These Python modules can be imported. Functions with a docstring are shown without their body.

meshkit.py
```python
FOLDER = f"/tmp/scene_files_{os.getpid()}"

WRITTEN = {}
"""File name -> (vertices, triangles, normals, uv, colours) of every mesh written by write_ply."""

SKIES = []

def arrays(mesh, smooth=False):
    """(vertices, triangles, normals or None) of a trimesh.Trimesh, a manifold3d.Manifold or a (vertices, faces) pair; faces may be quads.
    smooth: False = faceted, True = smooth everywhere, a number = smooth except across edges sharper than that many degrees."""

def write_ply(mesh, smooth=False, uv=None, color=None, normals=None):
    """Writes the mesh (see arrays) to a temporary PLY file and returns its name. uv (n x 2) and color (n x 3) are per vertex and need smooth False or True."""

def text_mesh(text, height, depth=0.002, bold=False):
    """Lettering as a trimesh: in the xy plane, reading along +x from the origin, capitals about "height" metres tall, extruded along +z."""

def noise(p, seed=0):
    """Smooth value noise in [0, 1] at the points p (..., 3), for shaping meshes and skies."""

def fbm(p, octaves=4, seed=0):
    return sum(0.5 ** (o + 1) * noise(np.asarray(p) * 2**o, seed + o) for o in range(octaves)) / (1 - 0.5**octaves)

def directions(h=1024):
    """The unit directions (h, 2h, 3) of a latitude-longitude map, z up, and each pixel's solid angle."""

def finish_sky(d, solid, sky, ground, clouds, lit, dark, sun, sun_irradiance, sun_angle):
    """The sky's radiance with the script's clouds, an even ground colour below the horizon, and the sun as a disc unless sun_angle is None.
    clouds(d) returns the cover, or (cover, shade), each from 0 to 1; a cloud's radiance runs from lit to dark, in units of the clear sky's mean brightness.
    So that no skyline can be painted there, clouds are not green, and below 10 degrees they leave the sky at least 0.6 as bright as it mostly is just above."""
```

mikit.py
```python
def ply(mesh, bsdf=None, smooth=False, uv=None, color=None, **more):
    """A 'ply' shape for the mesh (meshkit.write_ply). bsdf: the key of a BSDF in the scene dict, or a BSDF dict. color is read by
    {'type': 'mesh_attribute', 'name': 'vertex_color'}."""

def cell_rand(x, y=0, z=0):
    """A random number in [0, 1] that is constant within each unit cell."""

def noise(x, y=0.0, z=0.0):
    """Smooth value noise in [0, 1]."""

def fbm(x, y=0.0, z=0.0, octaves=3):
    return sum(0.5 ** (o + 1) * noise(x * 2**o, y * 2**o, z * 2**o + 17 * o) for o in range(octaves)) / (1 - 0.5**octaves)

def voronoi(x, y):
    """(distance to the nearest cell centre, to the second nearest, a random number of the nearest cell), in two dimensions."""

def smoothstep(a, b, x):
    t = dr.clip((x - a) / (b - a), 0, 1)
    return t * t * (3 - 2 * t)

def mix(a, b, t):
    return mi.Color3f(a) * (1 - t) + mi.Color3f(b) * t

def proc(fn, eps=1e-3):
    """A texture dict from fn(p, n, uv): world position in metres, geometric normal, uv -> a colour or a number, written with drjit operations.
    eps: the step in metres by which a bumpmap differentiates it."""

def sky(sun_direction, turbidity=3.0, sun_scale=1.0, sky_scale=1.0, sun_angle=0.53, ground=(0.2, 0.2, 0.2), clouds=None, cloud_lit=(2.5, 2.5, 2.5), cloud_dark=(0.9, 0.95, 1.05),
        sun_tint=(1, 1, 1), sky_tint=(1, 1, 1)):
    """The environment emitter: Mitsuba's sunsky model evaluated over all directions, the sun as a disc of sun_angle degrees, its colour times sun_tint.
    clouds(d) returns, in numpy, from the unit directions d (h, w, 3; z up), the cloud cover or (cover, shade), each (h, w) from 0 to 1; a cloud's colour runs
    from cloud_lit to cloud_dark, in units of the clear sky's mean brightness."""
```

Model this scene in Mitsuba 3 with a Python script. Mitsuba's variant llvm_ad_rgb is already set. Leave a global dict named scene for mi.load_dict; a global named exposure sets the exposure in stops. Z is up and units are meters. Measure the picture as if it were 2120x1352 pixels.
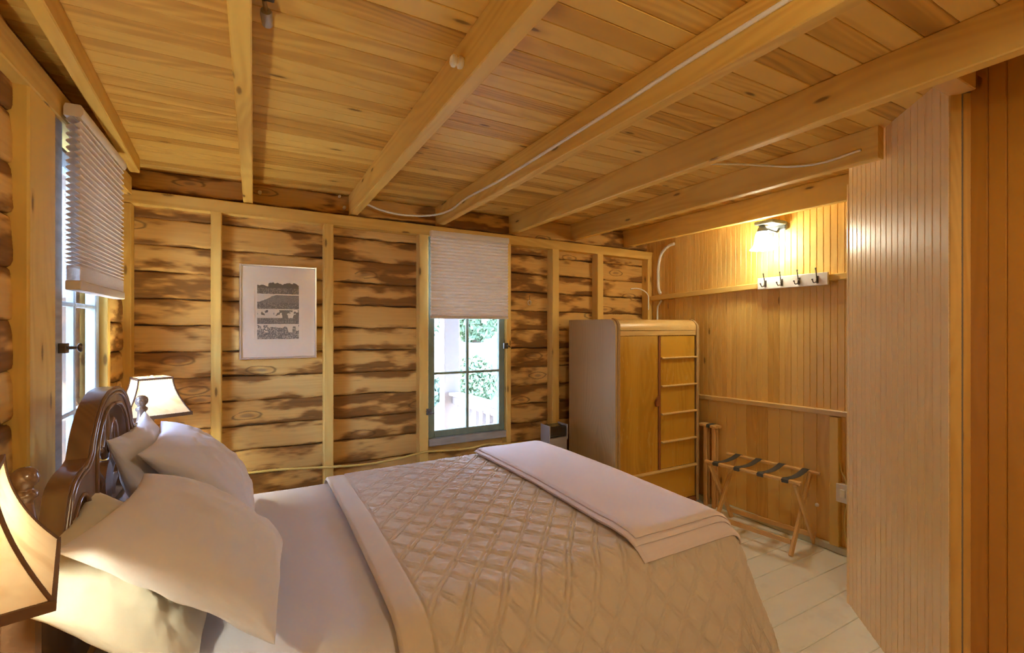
import math
import random
import numpy as np
import drjit as dr
import trimesh
import shapely
from shapely import affinity
from shapely.geometry import Polygon, Point, LineString, box as sbox
import mitsuba as mi
import mikit
import meshkit
from mikit import proc, fbm, noise, voronoi, cell_rand, smoothstep, mix

T = mi.ScalarTransform4f
rng = np.random.default_rng(7)
random.seed(7)
scene, labels = {}, {}

# ------------------------------------------------------------------ camera, sky, exposure
YAW = math.radians(28.904)
scene['camera'] = {'type': 'perspective', 'fov': 95.136, 'fov_axis': 'x', 'near_clip': 0.02, 'far_clip': 400.0,
                   'to_world': T().look_at(origin=[0, 0, 1.5], target=[math.sin(YAW), math.cos(YAW), 1.5], up=[0, 0, 1])}
SUN = (-0.30, 0.50, 0.80)
SKY = 23.0
scene['sky'] = mikit.sky(SUN, turbidity=4.0, sun_scale=SKY * 0.45, sky_scale=SKY * 3.2, ground=(0.30, 0.29, 0.27), sky_tint=(0.95, 1.0, 1.1))
exposure = 1.32
BULB = 205.0        # bedside bulbs, radiance
SCONCE = 33.0       # glass shade of the wall lamp, radiance
CEIL = 48.0         # globe of the ceiling lamp in the near part of the room
WARM = np.array([0.97, 0.95, 0.73])


def rgb(*c):
    return {'type': 'rgb', 'value': [float(x) for x in c]}


def srgb(r, g, b):
    return tuple(float(((x / 255 + 0.055) / 1.055) ** 2.4) if x > 10 else x / 255 / 12.92 for x in (r, g, b))


# ------------------------------------------------------------------ materials
def pr(color, rough=0.6, spec=0.3, **k):
    return {'type': 'principled', 'base_color': color if isinstance(color, dict) else rgb(*color), 'roughness': rough, 'specular': spec, **k}


def two(b):
    return {'type': 'twosided', 'bsdf': b}


def bump(b, fn, scale=1.0, eps=1e-3):
    return {'type': 'bumpmap', 'nested_texture': proc(fn, eps), 'scale': scale, 'nested_bsdf': b}


def wood_fn(light, mid, dark, streak=1.0, knots=0.4, tone=0.5, freq=1.0, blotch=0.3):
    """Board wood: uv.x = 8 * board number + metres along the grain, uv.y = metres across it."""
    def fn(p, n, uv):
        b = dr.floor(uv.x / 8)
        l = uv.x - 8 * b - 2
        a = uv.y
        r1, r2, r3 = cell_rand(b, 1, 3), cell_rand(b, 2, 5), cell_rand(b, 3, 9)
        warp = fbm(l * 1.3 * freq + r1 * 50, a * 7 + r2 * 40, 0, octaves=2)
        g = fbm(l * 2.2 * freq + r2 * 30, a * 70 * freq + warp * 8, r1 * 20, octaves=3)
        ring = 0.5 + 0.5 * dr.sin((a * 42 * freq + warp * 13 + l * 0.6) * 6.2832 * 0.5)
        big = fbm(l * 0.9 + r3 * 60, a * 9 + r1 * 10, r2 * 9, octaves=2)
        t = dr.clip(0.42 * g * streak + 0.22 * ring * streak + (r3 - 0.5) * tone + (big - 0.5) * blotch * 2 - 0.12, 0, 1)
        c = mix(light, mid, smoothstep(0.0, 0.5, t))
        c = mix(c, dark, smoothstep(0.45, 1.0, t))
        if knots > 0:
            kx, ky = l * 3.4 + r1 * 17, a * 13 + r2 * 31
            d, _, w = voronoi(kx, ky)
            k = smoothstep(0.13, 0.05, d) * dr.select(w < knots, mi.Float(1), mi.Float(0))
            halo = smoothstep(0.30, 0.08, d) * dr.select(w < knots, mi.Float(1), mi.Float(0))
            c = mix(c, mid, halo * 0.6)
            c = mix(c, mi.Color3f(dark) * 0.55, k * 0.85)
        return c
    return fn


def siding_fn(p, n, uv):
    """Rough-sawn boards with brown, bark-stained edges. uv.y = height in the board, 0 to 0.157 m."""
    b = dr.floor(uv.x / 8)
    l = uv.x - 8 * b - 2
    h = uv.y
    r1, r2, r3 = cell_rand(b, 1, 3), cell_rand(b, 2, 5), cell_rand(b, 3, 9)
    e = dr.minimum(h, 0.157 - h) / 0.0785
    n1 = fbm(l * 4.2 + r1 * 40, h * 15 + r2 * 20, r3 * 9, octaves=4)
    n2 = fbm(l * 9 + r2 * 40, h * 34 + r1 * 20, 3, octaves=3)
    big = fbm(l * 2.3 + r3 * 70, h * 4 + r1 * 30, 1, octaves=3)
    s = 0.215 + e * 0.42 + (n1 - 0.5) * 1.3 + (n2 - 0.5) * 0.8 - (big - 0.5) * 2.1 + (r2 - 0.5) * 0.25
    stain = smoothstep(0.27, -0.02, s)
    edge = smoothstep(0.50, 0.10, s)
    rim = smoothstep(0.10, 0.0, e + (n2 - 0.5) * 0.35)
    g = fbm(l * 4 + r2 * 30, h * 110, r1 * 20, octaves=3)
    tan = mix((0.66, 0.42, 0.135), (0.53, 0.295, 0.078), g * 0.8 + (r1 - 0.5) * 0.5)
    c = mix(tan, (0.34, 0.155, 0.035), edge * 0.8)
    sc = mix((0.20, 0.088, 0.022), (0.105, 0.046, 0.016), fbm(l * 5 + r1 * 9, h * 70, r2 * 11, octaves=3) * 1.3 - 0.15)
    c = mix(c, sc, dr.maximum(stain * 0.85, rim * 0.75))
    d, d2, w = voronoi(l * 3.1 + r1 * 13, h * 9 + r2 * 17)
    dd = d + (n2 - 0.5) * 0.12
    on = dr.select(w < 0.16, mi.Float(1), mi.Float(0))
    ring = smoothstep(0.05, 0.0, dr.abs(dd - 0.24)) * on
    core = smoothstep(0.14, 0.05, dd) * on
    c = mix(c, (0.085, 0.042, 0.02), ring * 0.6)
    c = mix(c, (0.30, 0.18, 0.08), core * 0.7)
    return c


M = scene
M['mat_siding'] = pr(proc(siding_fn), 0.75, 0.15)
M['mat_plank'] = pr(proc(wood_fn((0.713, 0.445, 0.103), (0.562, 0.302, 0.055), (0.270, 0.118, 0.021), streak=0.9, knots=0.10, tone=0.85, blotch=0.5)), 0.5, 0.3)
M['mat_beam'] = pr(proc(wood_fn((0.724, 0.471, 0.112), (0.616, 0.353, 0.066), (0.335, 0.153, 0.027), streak=0.7, knots=0.16, tone=0.25, blotch=0.35)), 0.55, 0.25)
M['mat_stud'] = pr(proc(wood_fn((0.691, 0.460, 0.126), (0.572, 0.338, 0.070), (0.292, 0.133, 0.028), streak=0.8, knots=0.2, tone=0.35, blotch=0.45)), 0.65, 0.2)
M['mat_fir'] = pr(proc(wood_fn((0.74, 0.47, 0.13), (0.61, 0.34, 0.072), (0.40, 0.175, 0.032), streak=0.65, knots=0.03, tone=0.85, blotch=0.2)), 0.42, 0.4)
M['mat_bead'] = pr(proc(wood_fn((0.78, 0.55, 0.24), (0.68, 0.44, 0.165), (0.48, 0.26, 0.08), streak=0.6, knots=0.03, tone=0.10, blotch=0.15)), 0.33, 0.5)
M['mat_bead_dark'] = pr(proc(wood_fn((0.37, 0.150, 0.016), (0.31, 0.112, 0.009), (0.23, 0.07, 0.005), streak=0.5, knots=0.05, tone=0.4, blotch=0.3)), 0.38, 0.45)
M['mat_endcap'] = pr(proc(wood_fn((0.55, 0.32, 0.085), (0.46, 0.235, 0.05), (0.28, 0.11, 0.022), streak=0.9, knots=0.3, tone=0.4, blotch=0.7)), 0.4, 0.4)
M['mat_walnut'] = pr(proc(wood_fn((0.150, 0.080, 0.042), (0.105, 0.052, 0.028), (0.05, 0.024, 0.014), streak=0.6, knots=0, tone=0.2, blotch=0.3)), 0.22, 0.6, clearcoat=0.5, clearcoat_gloss=0.9)
M['mat_side_panel'] = pr(proc(wood_fn((0.44, 0.29, 0.125), (0.36, 0.225, 0.09), (0.23, 0.13, 0.05), streak=1.0, knots=0, tone=0.1, freq=1.6, blotch=0.35)), 0.5, 0.35)


def veneer_fn(p, n, uv):
    base = wood_fn((0.52, 0.27, 0.03), (0.42, 0.195, 0.017), (0.28, 0.115, 0.009), streak=0.6, knots=0, tone=0.15, freq=1.2, blotch=0.6)(p, n, uv)
    fade = smoothstep(1.22, 1.40, p.z + (fbm(p.x * 9, p.z * 5, 2) - 0.5) * 0.35) * smoothstep(3.0, 2.75, p.x + (fbm(p.z * 14, p.x * 3, 5) - 0.5) * 0.25)
    spots = smoothstep(0.70, 0.78, fbm(p.x * 60, p.z * 14, 7, octaves=3))
    return mix(mix(base, (0.56, 0.35, 0.09), fade * 0.55), (0.55, 0.36, 0.12), spots * 0.35)


M['mat_veneer'] = pr(proc(veneer_fn), 0.35, 0.45)
M['mat_light_veneer'] = pr(proc(wood_fn((0.60, 0.40, 0.15), (0.50, 0.30, 0.085), (0.33, 0.16, 0.04), streak=0.7, knots=0, tone=0.1, blotch=0.3)), 0.35, 0.45)
M['mat_red_wood'] = pr((0.22, 0.075, 0.022), 0.4, 0.4)
M['mat_rack'] = pr(proc(wood_fn((0.62, 0.37, 0.13), (0.52, 0.27, 0.075), (0.36, 0.16, 0.04), streak=0.6, knots=0, tone=0.2, blotch=0.2)), 0.4, 0.4)
M['mat_webbing'] = pr((0.065, 0.060, 0.052), 0.85, 0.1)


def floor_fn(p, n, uv):
    b = dr.floor(uv.x / 8)
    s = fbm(p.x * 5, p.y * 18, 2, octaves=3)
    scuff = smoothstep(0.62, 0.8, fbm(p.x * 12, p.y * 12, 5, octaves=3))
    c = mix((0.80, 0.80, 0.70), (0.73, 0.73, 0.62), s * 0.7 + (cell_rand(b, 4) - 0.5) * 0.3)
    return mix(c, (0.60, 0.57, 0.47), scuff * 0.2)


M['mat_floor'] = pr(proc(floor_fn), 0.42, 0.4)
M['mat_base_paint'] = pr((0.50, 0.47, 0.33), 0.5, 0.35)
M['mat_sash_green'] = pr(proc(lambda p, n, uv: mix((0.185, 0.235, 0.175), (0.12, 0.155, 0.12), fbm(p.x * 30 + p.y * 30, p.z * 12, 3))), 0.5, 0.3)
M['mat_sash_blue'] = pr(proc(lambda p, n, uv: mix((0.38, 0.43, 0.46), (0.24, 0.28, 0.30), fbm(p.y * 30, p.z * 10, 3))), 0.45, 0.35)
M['mat_sill'] = pr(proc(lambda p, n, uv: mix((0.36, 0.34, 0.31), (0.22, 0.20, 0.18), fbm(p.x * 8 + p.y * 8, p.z * 60, 3))), 0.6, 0.25)
M['mat_pane'] = {'type': 'thindielectric', 'int_ior': 1.5}


def cloth_mat(c1, c2, fn, scale, rough=0.85):
    return two(bump(pr(proc(lambda p, n, uv: mix(c1, c2, fbm(p.x * 4, p.y * 4, p.z * 4))), rough, 0.12, sheen=0.3), fn, scale))


def sheet_bump(p, n, uv):
    return fbm(uv.x * 9, uv.y * 7, 1, octaves=3) * 0.0035 + fbm(uv.x * 30, uv.y * 18, 3, octaves=2) * 0.0008


def quilt_bump(p, n, uv):
    s, t = uv.x, uv.y
    q1, q2 = (s + t * 0.85) / 0.125, (s - t * 0.85) / 0.125
    f1 = dr.abs(q1 - dr.floor(q1) - 0.5)
    f2 = dr.abs(q2 - dr.floor(q2) - 0.5)
    line = dr.maximum(smoothstep(0.05, 0.0, dr.abs(f1 - 0.09)), smoothstep(0.05, 0.0, dr.abs(f2 - 0.09)))
    crinkle = fbm(s * 62 + t * 20, t * 28 - s * 12, 2, octaves=3) * 0.0050 + fbm(s * 14, t * 34, 7, octaves=2) * 0.0045
    border = smoothstep(0.45, 0.445, s)
    return (crinkle * 0.6 - line * 0.0025) * (1 - border) + border * fbm(s * 30, t * 60, 5) * 0.001


def blanket_bump(p, n, uv):
    return fbm(uv.x * 60, uv.y * 60, 1, octaves=3) * 0.0016 + fbm(uv.x * 7, uv.y * 6, 2, octaves=2) * 0.004


def pillow_bump(p, n, uv):
    return fbm(uv.x * 11, uv.y * 7, 1, octaves=3) * 0.005 + fbm(uv.x * 40, uv.y * 40, 3) * 0.0005


M['mat_sheet'] = cloth_mat((0.60, 0.575, 0.595), (0.56, 0.535, 0.55), sheet_bump, 1.0)
M['mat_quilt'] = cloth_mat((0.60, 0.515, 0.40), (0.55, 0.46, 0.345), quilt_bump, 1.0)
M['mat_blanket'] = cloth_mat((0.70, 0.61, 0.57), (0.66, 0.57, 0.53), blanket_bump, 1.0)
M['mat_pillow'] = cloth_mat((0.62, 0.595, 0.61), (0.58, 0.555, 0.565), pillow_bump, 1.0)
M['mat_pillow_cream'] = cloth_mat((0.70, 0.66, 0.56), (0.66, 0.62, 0.50), pillow_bump, 1.0)
M['mat_blind'] = {'type': 'principledthin', 'base_color': rgb(0.84, 0.78, 0.72), 'roughness': 0.8, 'diff_trans': 0.25, 'spec_trans': 0.0, 'eta': 1.3}
M['mat_rail_white'] = pr((0.72, 0.66, 0.60), 0.4, 0.4)
M['mat_rail_beige'] = pr((0.60, 0.52, 0.44), 0.5, 0.3)
M['mat_white_plastic'] = pr((0.78, 0.74, 0.66), 0.35, 0.5)
M['mat_cable'] = pr((0.82, 0.79, 0.68), 0.5, 0.3)
M['mat_cable_yellow'] = pr((0.66, 0.48, 0.14), 0.5, 0.3)
M['mat_silver'] = pr((0.62, 0.60, 0.60), 0.32, 0.5, metallic=0.9)
M['mat_dark_metal'] = pr((0.10, 0.085, 0.07), 0.35, 0.5, metallic=0.8)
M['mat_grey_metal'] = pr((0.10, 0.105, 0.10), 0.5, 0.4)
M['mat_brass'] = pr((0.30, 0.19, 0.08), 0.4, 0.5, metallic=0.8)
M['mat_black_gloss'] = pr((0.015, 0.014, 0.014), 0.08, 0.6)
M['mat_silver_paint'] = pr((0.36, 0.33, 0.32), 0.3, 0.5, metallic=0.3)
M['mat_mat_board'] = pr((0.80, 0.72, 0.60), 0.7, 0.2)
M['mat_porcelain'] = pr((0.85, 0.83, 0.75), 0.2, 0.5)
M['mat_bronze'] = pr((0.13, 0.08, 0.05), 0.35, 0.5, metallic=0.3)
M['mat_shade'] = {'type': 'principledthin', 'base_color': proc(lambda p, n, uv: mix((0.74, 0.55, 0.33), (0.64, 0.44, 0.24), smoothstep(0.45, 0.7, fbm(p.x * 22 + p.z * 12, p.y * 22 + p.z * 16, p.z * 8, octaves=3)))),
                  'roughness': 0.7, 'diff_trans': 0.19, 'spec_trans': 0.0, 'eta': 1.3}
M['mat_shade_trim'] = pr((0.11, 0.058, 0.032), 0.6, 0.2)
M['mat_roof'] = pr((0.16, 0.12, 0.09), 0.8, 0.1)


def print_fn(p, n, uv):
    """Four stacked strips of a black and white relief print: hills, slope, clouds, grass. uv in 0..1 over the printed area."""
    u, v = uv.x, uv.y
    k = dr.floor(v * 3.9)
    w = v * 3.9 - k
    n1 = fbm(u * 9, w * 3 + k * 7, 1, octaves=3)
    n2 = fbm(u * 60, w * 22 + k * 7, 2, octaves=2)
    grey = 0.17 + 0.30 * smoothstep(0.4, 0.75, n2)
    lower = w < 0.40
    top = dr.select(k > 2.5, smoothstep(0.62 + (n1 - 0.5) * 0.5, 0.66 + (n1 - 0.5) * 0.5, w) * 0.75 + 0.08,
          dr.select(k > 1.5, dr.select(w + (n1 - .5) * 0.1 > 0.42 + u * 1.15, mi.Float(0.72), mi.Float(0.12) + 0.12 * n2),
          dr.select(k > 0.5, dr.select(n1 + w * 0.1 > 0.36 + u * 0.24, mi.Float(0.72), mi.Float(0.13)),
                    dr.select(n1 * 0.8 + w * 0.45 > 0.72, mi.Float(0.70), mi.Float(0.11) + 0.35 * smoothstep(0.5, 0.6, n2)))))
    g = dr.select(lower & (k > 0.5), grey * 0.55, top)
    g = dr.select((w > 0.93) & (k < 2.5), mi.Float(0.74), g)
    return mi.Color3f(g * 0.96, g * 0.88, g * 0.74)


M['mat_print'] = pr(proc(print_fn), 0.7, 0.15)


# ------------------------------------------------------------------ mesh helpers
class MB:
    """Collects vertices, triangles and uv of one mesh."""

    def __init__(self):
        self.v, self.f, self.uv, self.n = [], [], [], 0

    def put(self, v, f, uv=None):
        v = np.asarray(v, float)
        f = np.asarray(f, int)
        if f.shape[1] == 4:
            f = np.vstack([f[:, [0, 1, 2]], f[:, [0, 2, 3]]])
        self.v.append(v)
        self.f.append(f + self.n)
        self.uv.append(np.zeros((len(v), 2)) if uv is None else np.asarray(uv, float))
        self.n += len(v)
        return self

    def tm(self, mesh):
        v = np.array(mesh.vertices)
        return self.put(v, np.array(mesh.faces), v[:, :2])

    def get(self):
        return np.vstack(self.v), np.vstack(self.f), np.vstack(self.uv)


KEYS = {}


def key_for(name):
    k = KEYS.get(name, -1) + 1
    KEYS[name] = k
    return name if k == 0 else f'{name}_{k:03d}'


def add(name, mb, mat, parent=None, smooth=False, label=None, cat=None, group=None, kind=None, **more):
    key = key_for((parent + '__' if parent else '') + name)
    v, f, uv = mb.get() if isinstance(mb, MB) else mb
    scene[key] = mikit.ply((v, f), mat, smooth, uv=uv if smooth is False or smooth is True else None, **more)
    tag(key, label, cat, group, kind)
    return key


def thing(name, label, cat, group=None):
    key = key_for(name)
    tag(key, label, cat, group)
    return key


def tag(key, label=None, cat=None, group=None, kind=None):
    d = {k: x for k, x in (('label', label), ('category', cat), ('group', group), ('kind', kind)) if x}
    if d:
        labels[key] = d


def orient(v, f):
    a, b, c = v[f[:, 0]], v[f[:, 1]], v[f[:, 2]]
    return f if np.einsum('ij,ij->', a, np.cross(b, c)) >= 0 else f[:, ::-1]


BID = [0]


def next_id():
    BID[0] += 1
    return BID[0] % 61


def prism(mb, prof, p0, p1, wa, wb, bid=None, caps=True, swap=False):
    """Extrudes the closed profile (a along wa, b along wb) from p0 to p1, with the grain along the length."""
    bid = next_id() if bid is None else bid
    prof = np.asarray(prof, float)
    p0, p1, wa, wb = (np.asarray(x, float) for x in (p0, p1, wa, wb))
    L = np.linalg.norm(p1 - p0)
    off = prof[:, :1] * wa + prof[:, 1:] * wb
    n = len(prof)
    acr = prof[:, 0] + prof[:, 1]
    v = np.vstack([p0 + off, p1 + off])
    uv = np.vstack([np.stack([np.full(n, 8.0 * bid + 2), acr], 1), np.stack([np.full(n, 8.0 * bid + 2 + L), acr], 1)])
    i = np.arange(n)
    f = [np.stack([i, (i + 1) % n, (i + 1) % n + n], 1), np.stack([i, (i + 1) % n + n, i + n], 1)]
    if caps:
        poly = Polygon(prof)
        if poly.is_valid and poly.convex_hull.area - poly.area > 1e-9:
            _, tri = trimesh.creation.triangulate_polygon(poly, engine='earcut')
            vv, tri = trimesh.creation.triangulate_polygon(poly, engine='earcut')
            idx = np.array([int(np.argmin(((prof - q) ** 2).sum(1))) for q in vv])
            tri = idx[tri]
        else:
            tri = np.stack([np.zeros(n - 2, int), np.arange(1, n - 1), np.arange(2, n)], 1)
        a, b, c = prof[tri[:, 0]], prof[tri[:, 1]], prof[tri[:, 2]]
        area = (b - a)[:, 0] * (c - a)[:, 1] - (b - a)[:, 1] * (c - a)[:, 0]
        pa = 0.5 * np.sum(prof[:, 0] * np.roll(prof[:, 1], -1) - np.roll(prof[:, 0], -1) * prof[:, 1])
        tri = np.where((np.sign(area) != np.sign(pa))[:, None], tri[:, ::-1], tri)
        f += [tri[:, ::-1], tri + n]
    f = np.vstack(f)
    return mb.put(v, orient(v - v.mean(0), f), uv)


def rect_prof(w, t, c=0.004):
    a, b = w / 2, t / 2
    c = min(c, a * 0.5, b * 0.5)
    return [(-a + c, -b), (a - c, -b), (a, -b + c), (a, b - c), (a - c, b), (-a + c, b), (-a, b - c), (-a, -b + c)]


AX = {'x': (1, 0, 0), 'y': (0, 1, 0), 'z': (0, 0, 1)}


def timber(mb, lo, hi, axis, c=0.004, bid=None):
    """A chamfered box from corner lo to corner hi with its grain along the axis."""
    lo, hi = np.minimum(lo, hi).astype(float), np.maximum(lo, hi).astype(float)
    k = 'xyz'.index(axis)
    o = [i for i in range(3) if i != k]
    mid = (lo + hi) / 2
    p0, p1 = mid.copy(), mid.copy()
    p0[k], p1[k] = lo[k], hi[k]
    wa, wb = np.eye(3)[o[0]], np.eye(3)[o[1]]
    return prism(mb, rect_prof(hi[o[0]] - lo[o[0]], hi[o[1]] - lo[o[1]], c), p0, p1, wa, wb, bid)


def rbox(lo, hi, r=0.01, seg=3):
    """A box with rounded edges."""
    import manifold3d as m3
    lo, hi = np.asarray(lo, float), np.asarray(hi, float)
    r = min(r, (hi - lo).min() * 0.49)
    s = m3.Manifold.sphere(r, 4 * seg)
    parts = [s.translate([x, y, z]) for x in (lo[0] + r, hi[0] - r) for y in (lo[1] + r, hi[1] - r) for z in (lo[2] + r, hi[2] - r)]
    m = m3.Manifold.batch_hull(parts).to_mesh()
    v = m.vert_properties[:, :3].astype(float)
    return v, np.array(m.tri_verts), v[:, [0, 2]].copy()


def tube(pts, r, n=8, smooth_steps=6, closed=False):
    """A round tube through the points (Catmull-Rom); r is a number or one radius per point."""
    P = np.asarray(pts, float)
    R = np.broadcast_to(np.asarray(r, float), len(P))
    if smooth_steps > 1 and len(P) > 2:
        Q = np.vstack([2 * P[0] - P[1], P, 2 * P[-1] - P[-2]])
        out, ro = [], []
        for i in range(1, len(Q) - 2):
            for t in np.linspace(0, 1, smooth_steps, endpoint=False):
                a, b, c, d = Q[i - 1], Q[i], Q[i + 1], Q[i + 2]
                out.append(0.5 * ((2 * b) + (c - a) * t + (2 * a - 5 * b + 4 * c - d) * t * t + (3 * b - a - 3 * c + d) * t ** 3))
                ro.append(R[i - 1] * (1 - t) + R[i] * t)
        P, R = np.vstack([out, P[-1:]]), np.append(ro, R[-1])
    d = np.gradient(P, axis=0)
    d /= np.linalg.norm(d, axis=1, keepdims=True) + 1e-12
    up = np.array([0.31, 0.2, 0.93]) if abs(d[0, 2]) < 0.8 else np.array([0.9, 0.3, 0.1])
    v, fr = [], None
    for i in range(len(P)):
        a = up - d[i] * (up @ d[i]) if fr is None else fr - d[i] * (fr @ d[i])
        a /= np.linalg.norm(a)
        fr = a
        b = np.cross(d[i], a)
        th = np.arange(n) / n * 2 * np.pi
        v.append(P[i] + R[i] * (np.cos(th)[:, None] * a + np.sin(th)[:, None] * b))
    v = np.vstack(v + [P[:1], P[-1:]])
    m = len(P)
    i, k = np.meshgrid(np.arange(m - 1), np.arange(n), indexing='ij')
    a, b = (i * n + k).ravel(), (i * n + (k + 1) % n).ravel()
    f = np.vstack([np.stack([a, b, b + n], 1), np.stack([a, b + n, a + n], 1)])
    k = np.arange(n)
    f = np.vstack([f, np.stack([(k + 1) % n, k, np.full(n, m * n)], 1), np.stack([(m - 1) * n + k, (m - 1) * n + (k + 1) % n, np.full(n, m * n + 1)], 1)])
    return v, f, np.stack([v[:, 2] * 1.0 + 2, v[:, 0] + v[:, 1]], 1)


def lathe(prof, center=(0, 0, 0), axis='z', n=28):
    """Turns (radius, height) points about a vertical (or other) axis through center."""
    prof = np.asarray(prof, float)
    th = np.arange(n) / n * 2 * np.pi
    v = np.vstack([np.stack([r * np.cos(th), r * np.sin(th), np.full(n, h)], 1) for r, h in prof])
    m = len(prof)
    i, k = np.meshgrid(np.arange(m - 1), np.arange(n), indexing='ij')
    a, b = (i * n + k).ravel(), (i * n + (k + 1) % n).ravel()
    f = np.vstack([np.stack([a, b, b + n], 1), np.stack([a, b + n, a + n], 1)])
    v = np.vstack([v, [[0, 0, prof[0, 1]], [0, 0, prof[-1, 1]]]])
    k = np.arange(n)
    f = np.vstack([f, np.stack([(k + 1) % n, k, np.full(n, m * n)], 1), np.stack([(m - 1) * n + k, (m - 1) * n + (k + 1) % n, np.full(n, m * n + 1)], 1)])
    f = orient(v, f)
    uv = np.stack([v[:, 2] + 2, np.arctan2(v[:, 1], v[:, 0]) * 0.03], 1)
    if axis == 'x':
        v = v[:, [2, 0, 1]]
    elif axis == 'y':
        v = v[:, [1, 2, 0]]
    elif not isinstance(axis, str):
        z = np.asarray(axis, float) / np.linalg.norm(axis)
        x = np.cross(z, [0.3, 0.5, 0.8])
        x /= np.linalg.norm(x)
        v = v @ np.stack([x, np.cross(z, x), z])
    return v + np.asarray(center, float), f, uv


def extrude(poly, depth, origin, wa, wb, wn, bid=0):
    """Extrudes a shapely polygon (a, b) by depth along wn."""
    mb = MB()
    for g in getattr(poly, 'geoms', [poly]):
        m = trimesh.creation.extrude_polygon(g, depth, engine='earcut')
        q = np.array(m.vertices)
        v = np.asarray(origin, float) + q[:, :1] * np.asarray(wa, float) + q[:, 1:2] * np.asarray(wb, float) + q[:, 2:] * np.asarray(wn, float)
        f = np.array(m.faces)
        if np.linalg.det(np.array([wa, wb, wn], float)) < 0:
            f = f[:, ::-1]
        mb.put(v, f, np.stack([8.0 * bid + 2 + q[:, 1], q[:, 0] + q[:, 2]], 1))
    return mb


def grid_faces(n, m, wrap=False):
    i, k = np.meshgrid(np.arange(n - 1), np.arange(m if wrap else m - 1), indexing='ij')
    a = (i * m + k).ravel()
    b = (i * m + (k + 1) % m).ravel()
    return np.vstack([np.stack([a, b, b + m], 1), np.stack([a, b + m, a + m], 1)])


def ellipsoid(c, r, sub=2):
    s = trimesh.creation.icosphere(sub)
    v = np.array(s.vertices) * np.asarray(r, float) + np.asarray(c, float)
    return v, np.array(s.faces), v[:, :2].copy()


def simple_box(lo, hi):
    mb = MB()
    return timber(mb, lo, hi, 'x', 0.002)


# ------------------------------------------------------------------ setting: shell
YA, XB, XC = 3.32, 3.40, -0.60           # stud faces of the back wall, board faces of the right wall, stud faces of the left wall
CEILZ = 2.413

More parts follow.
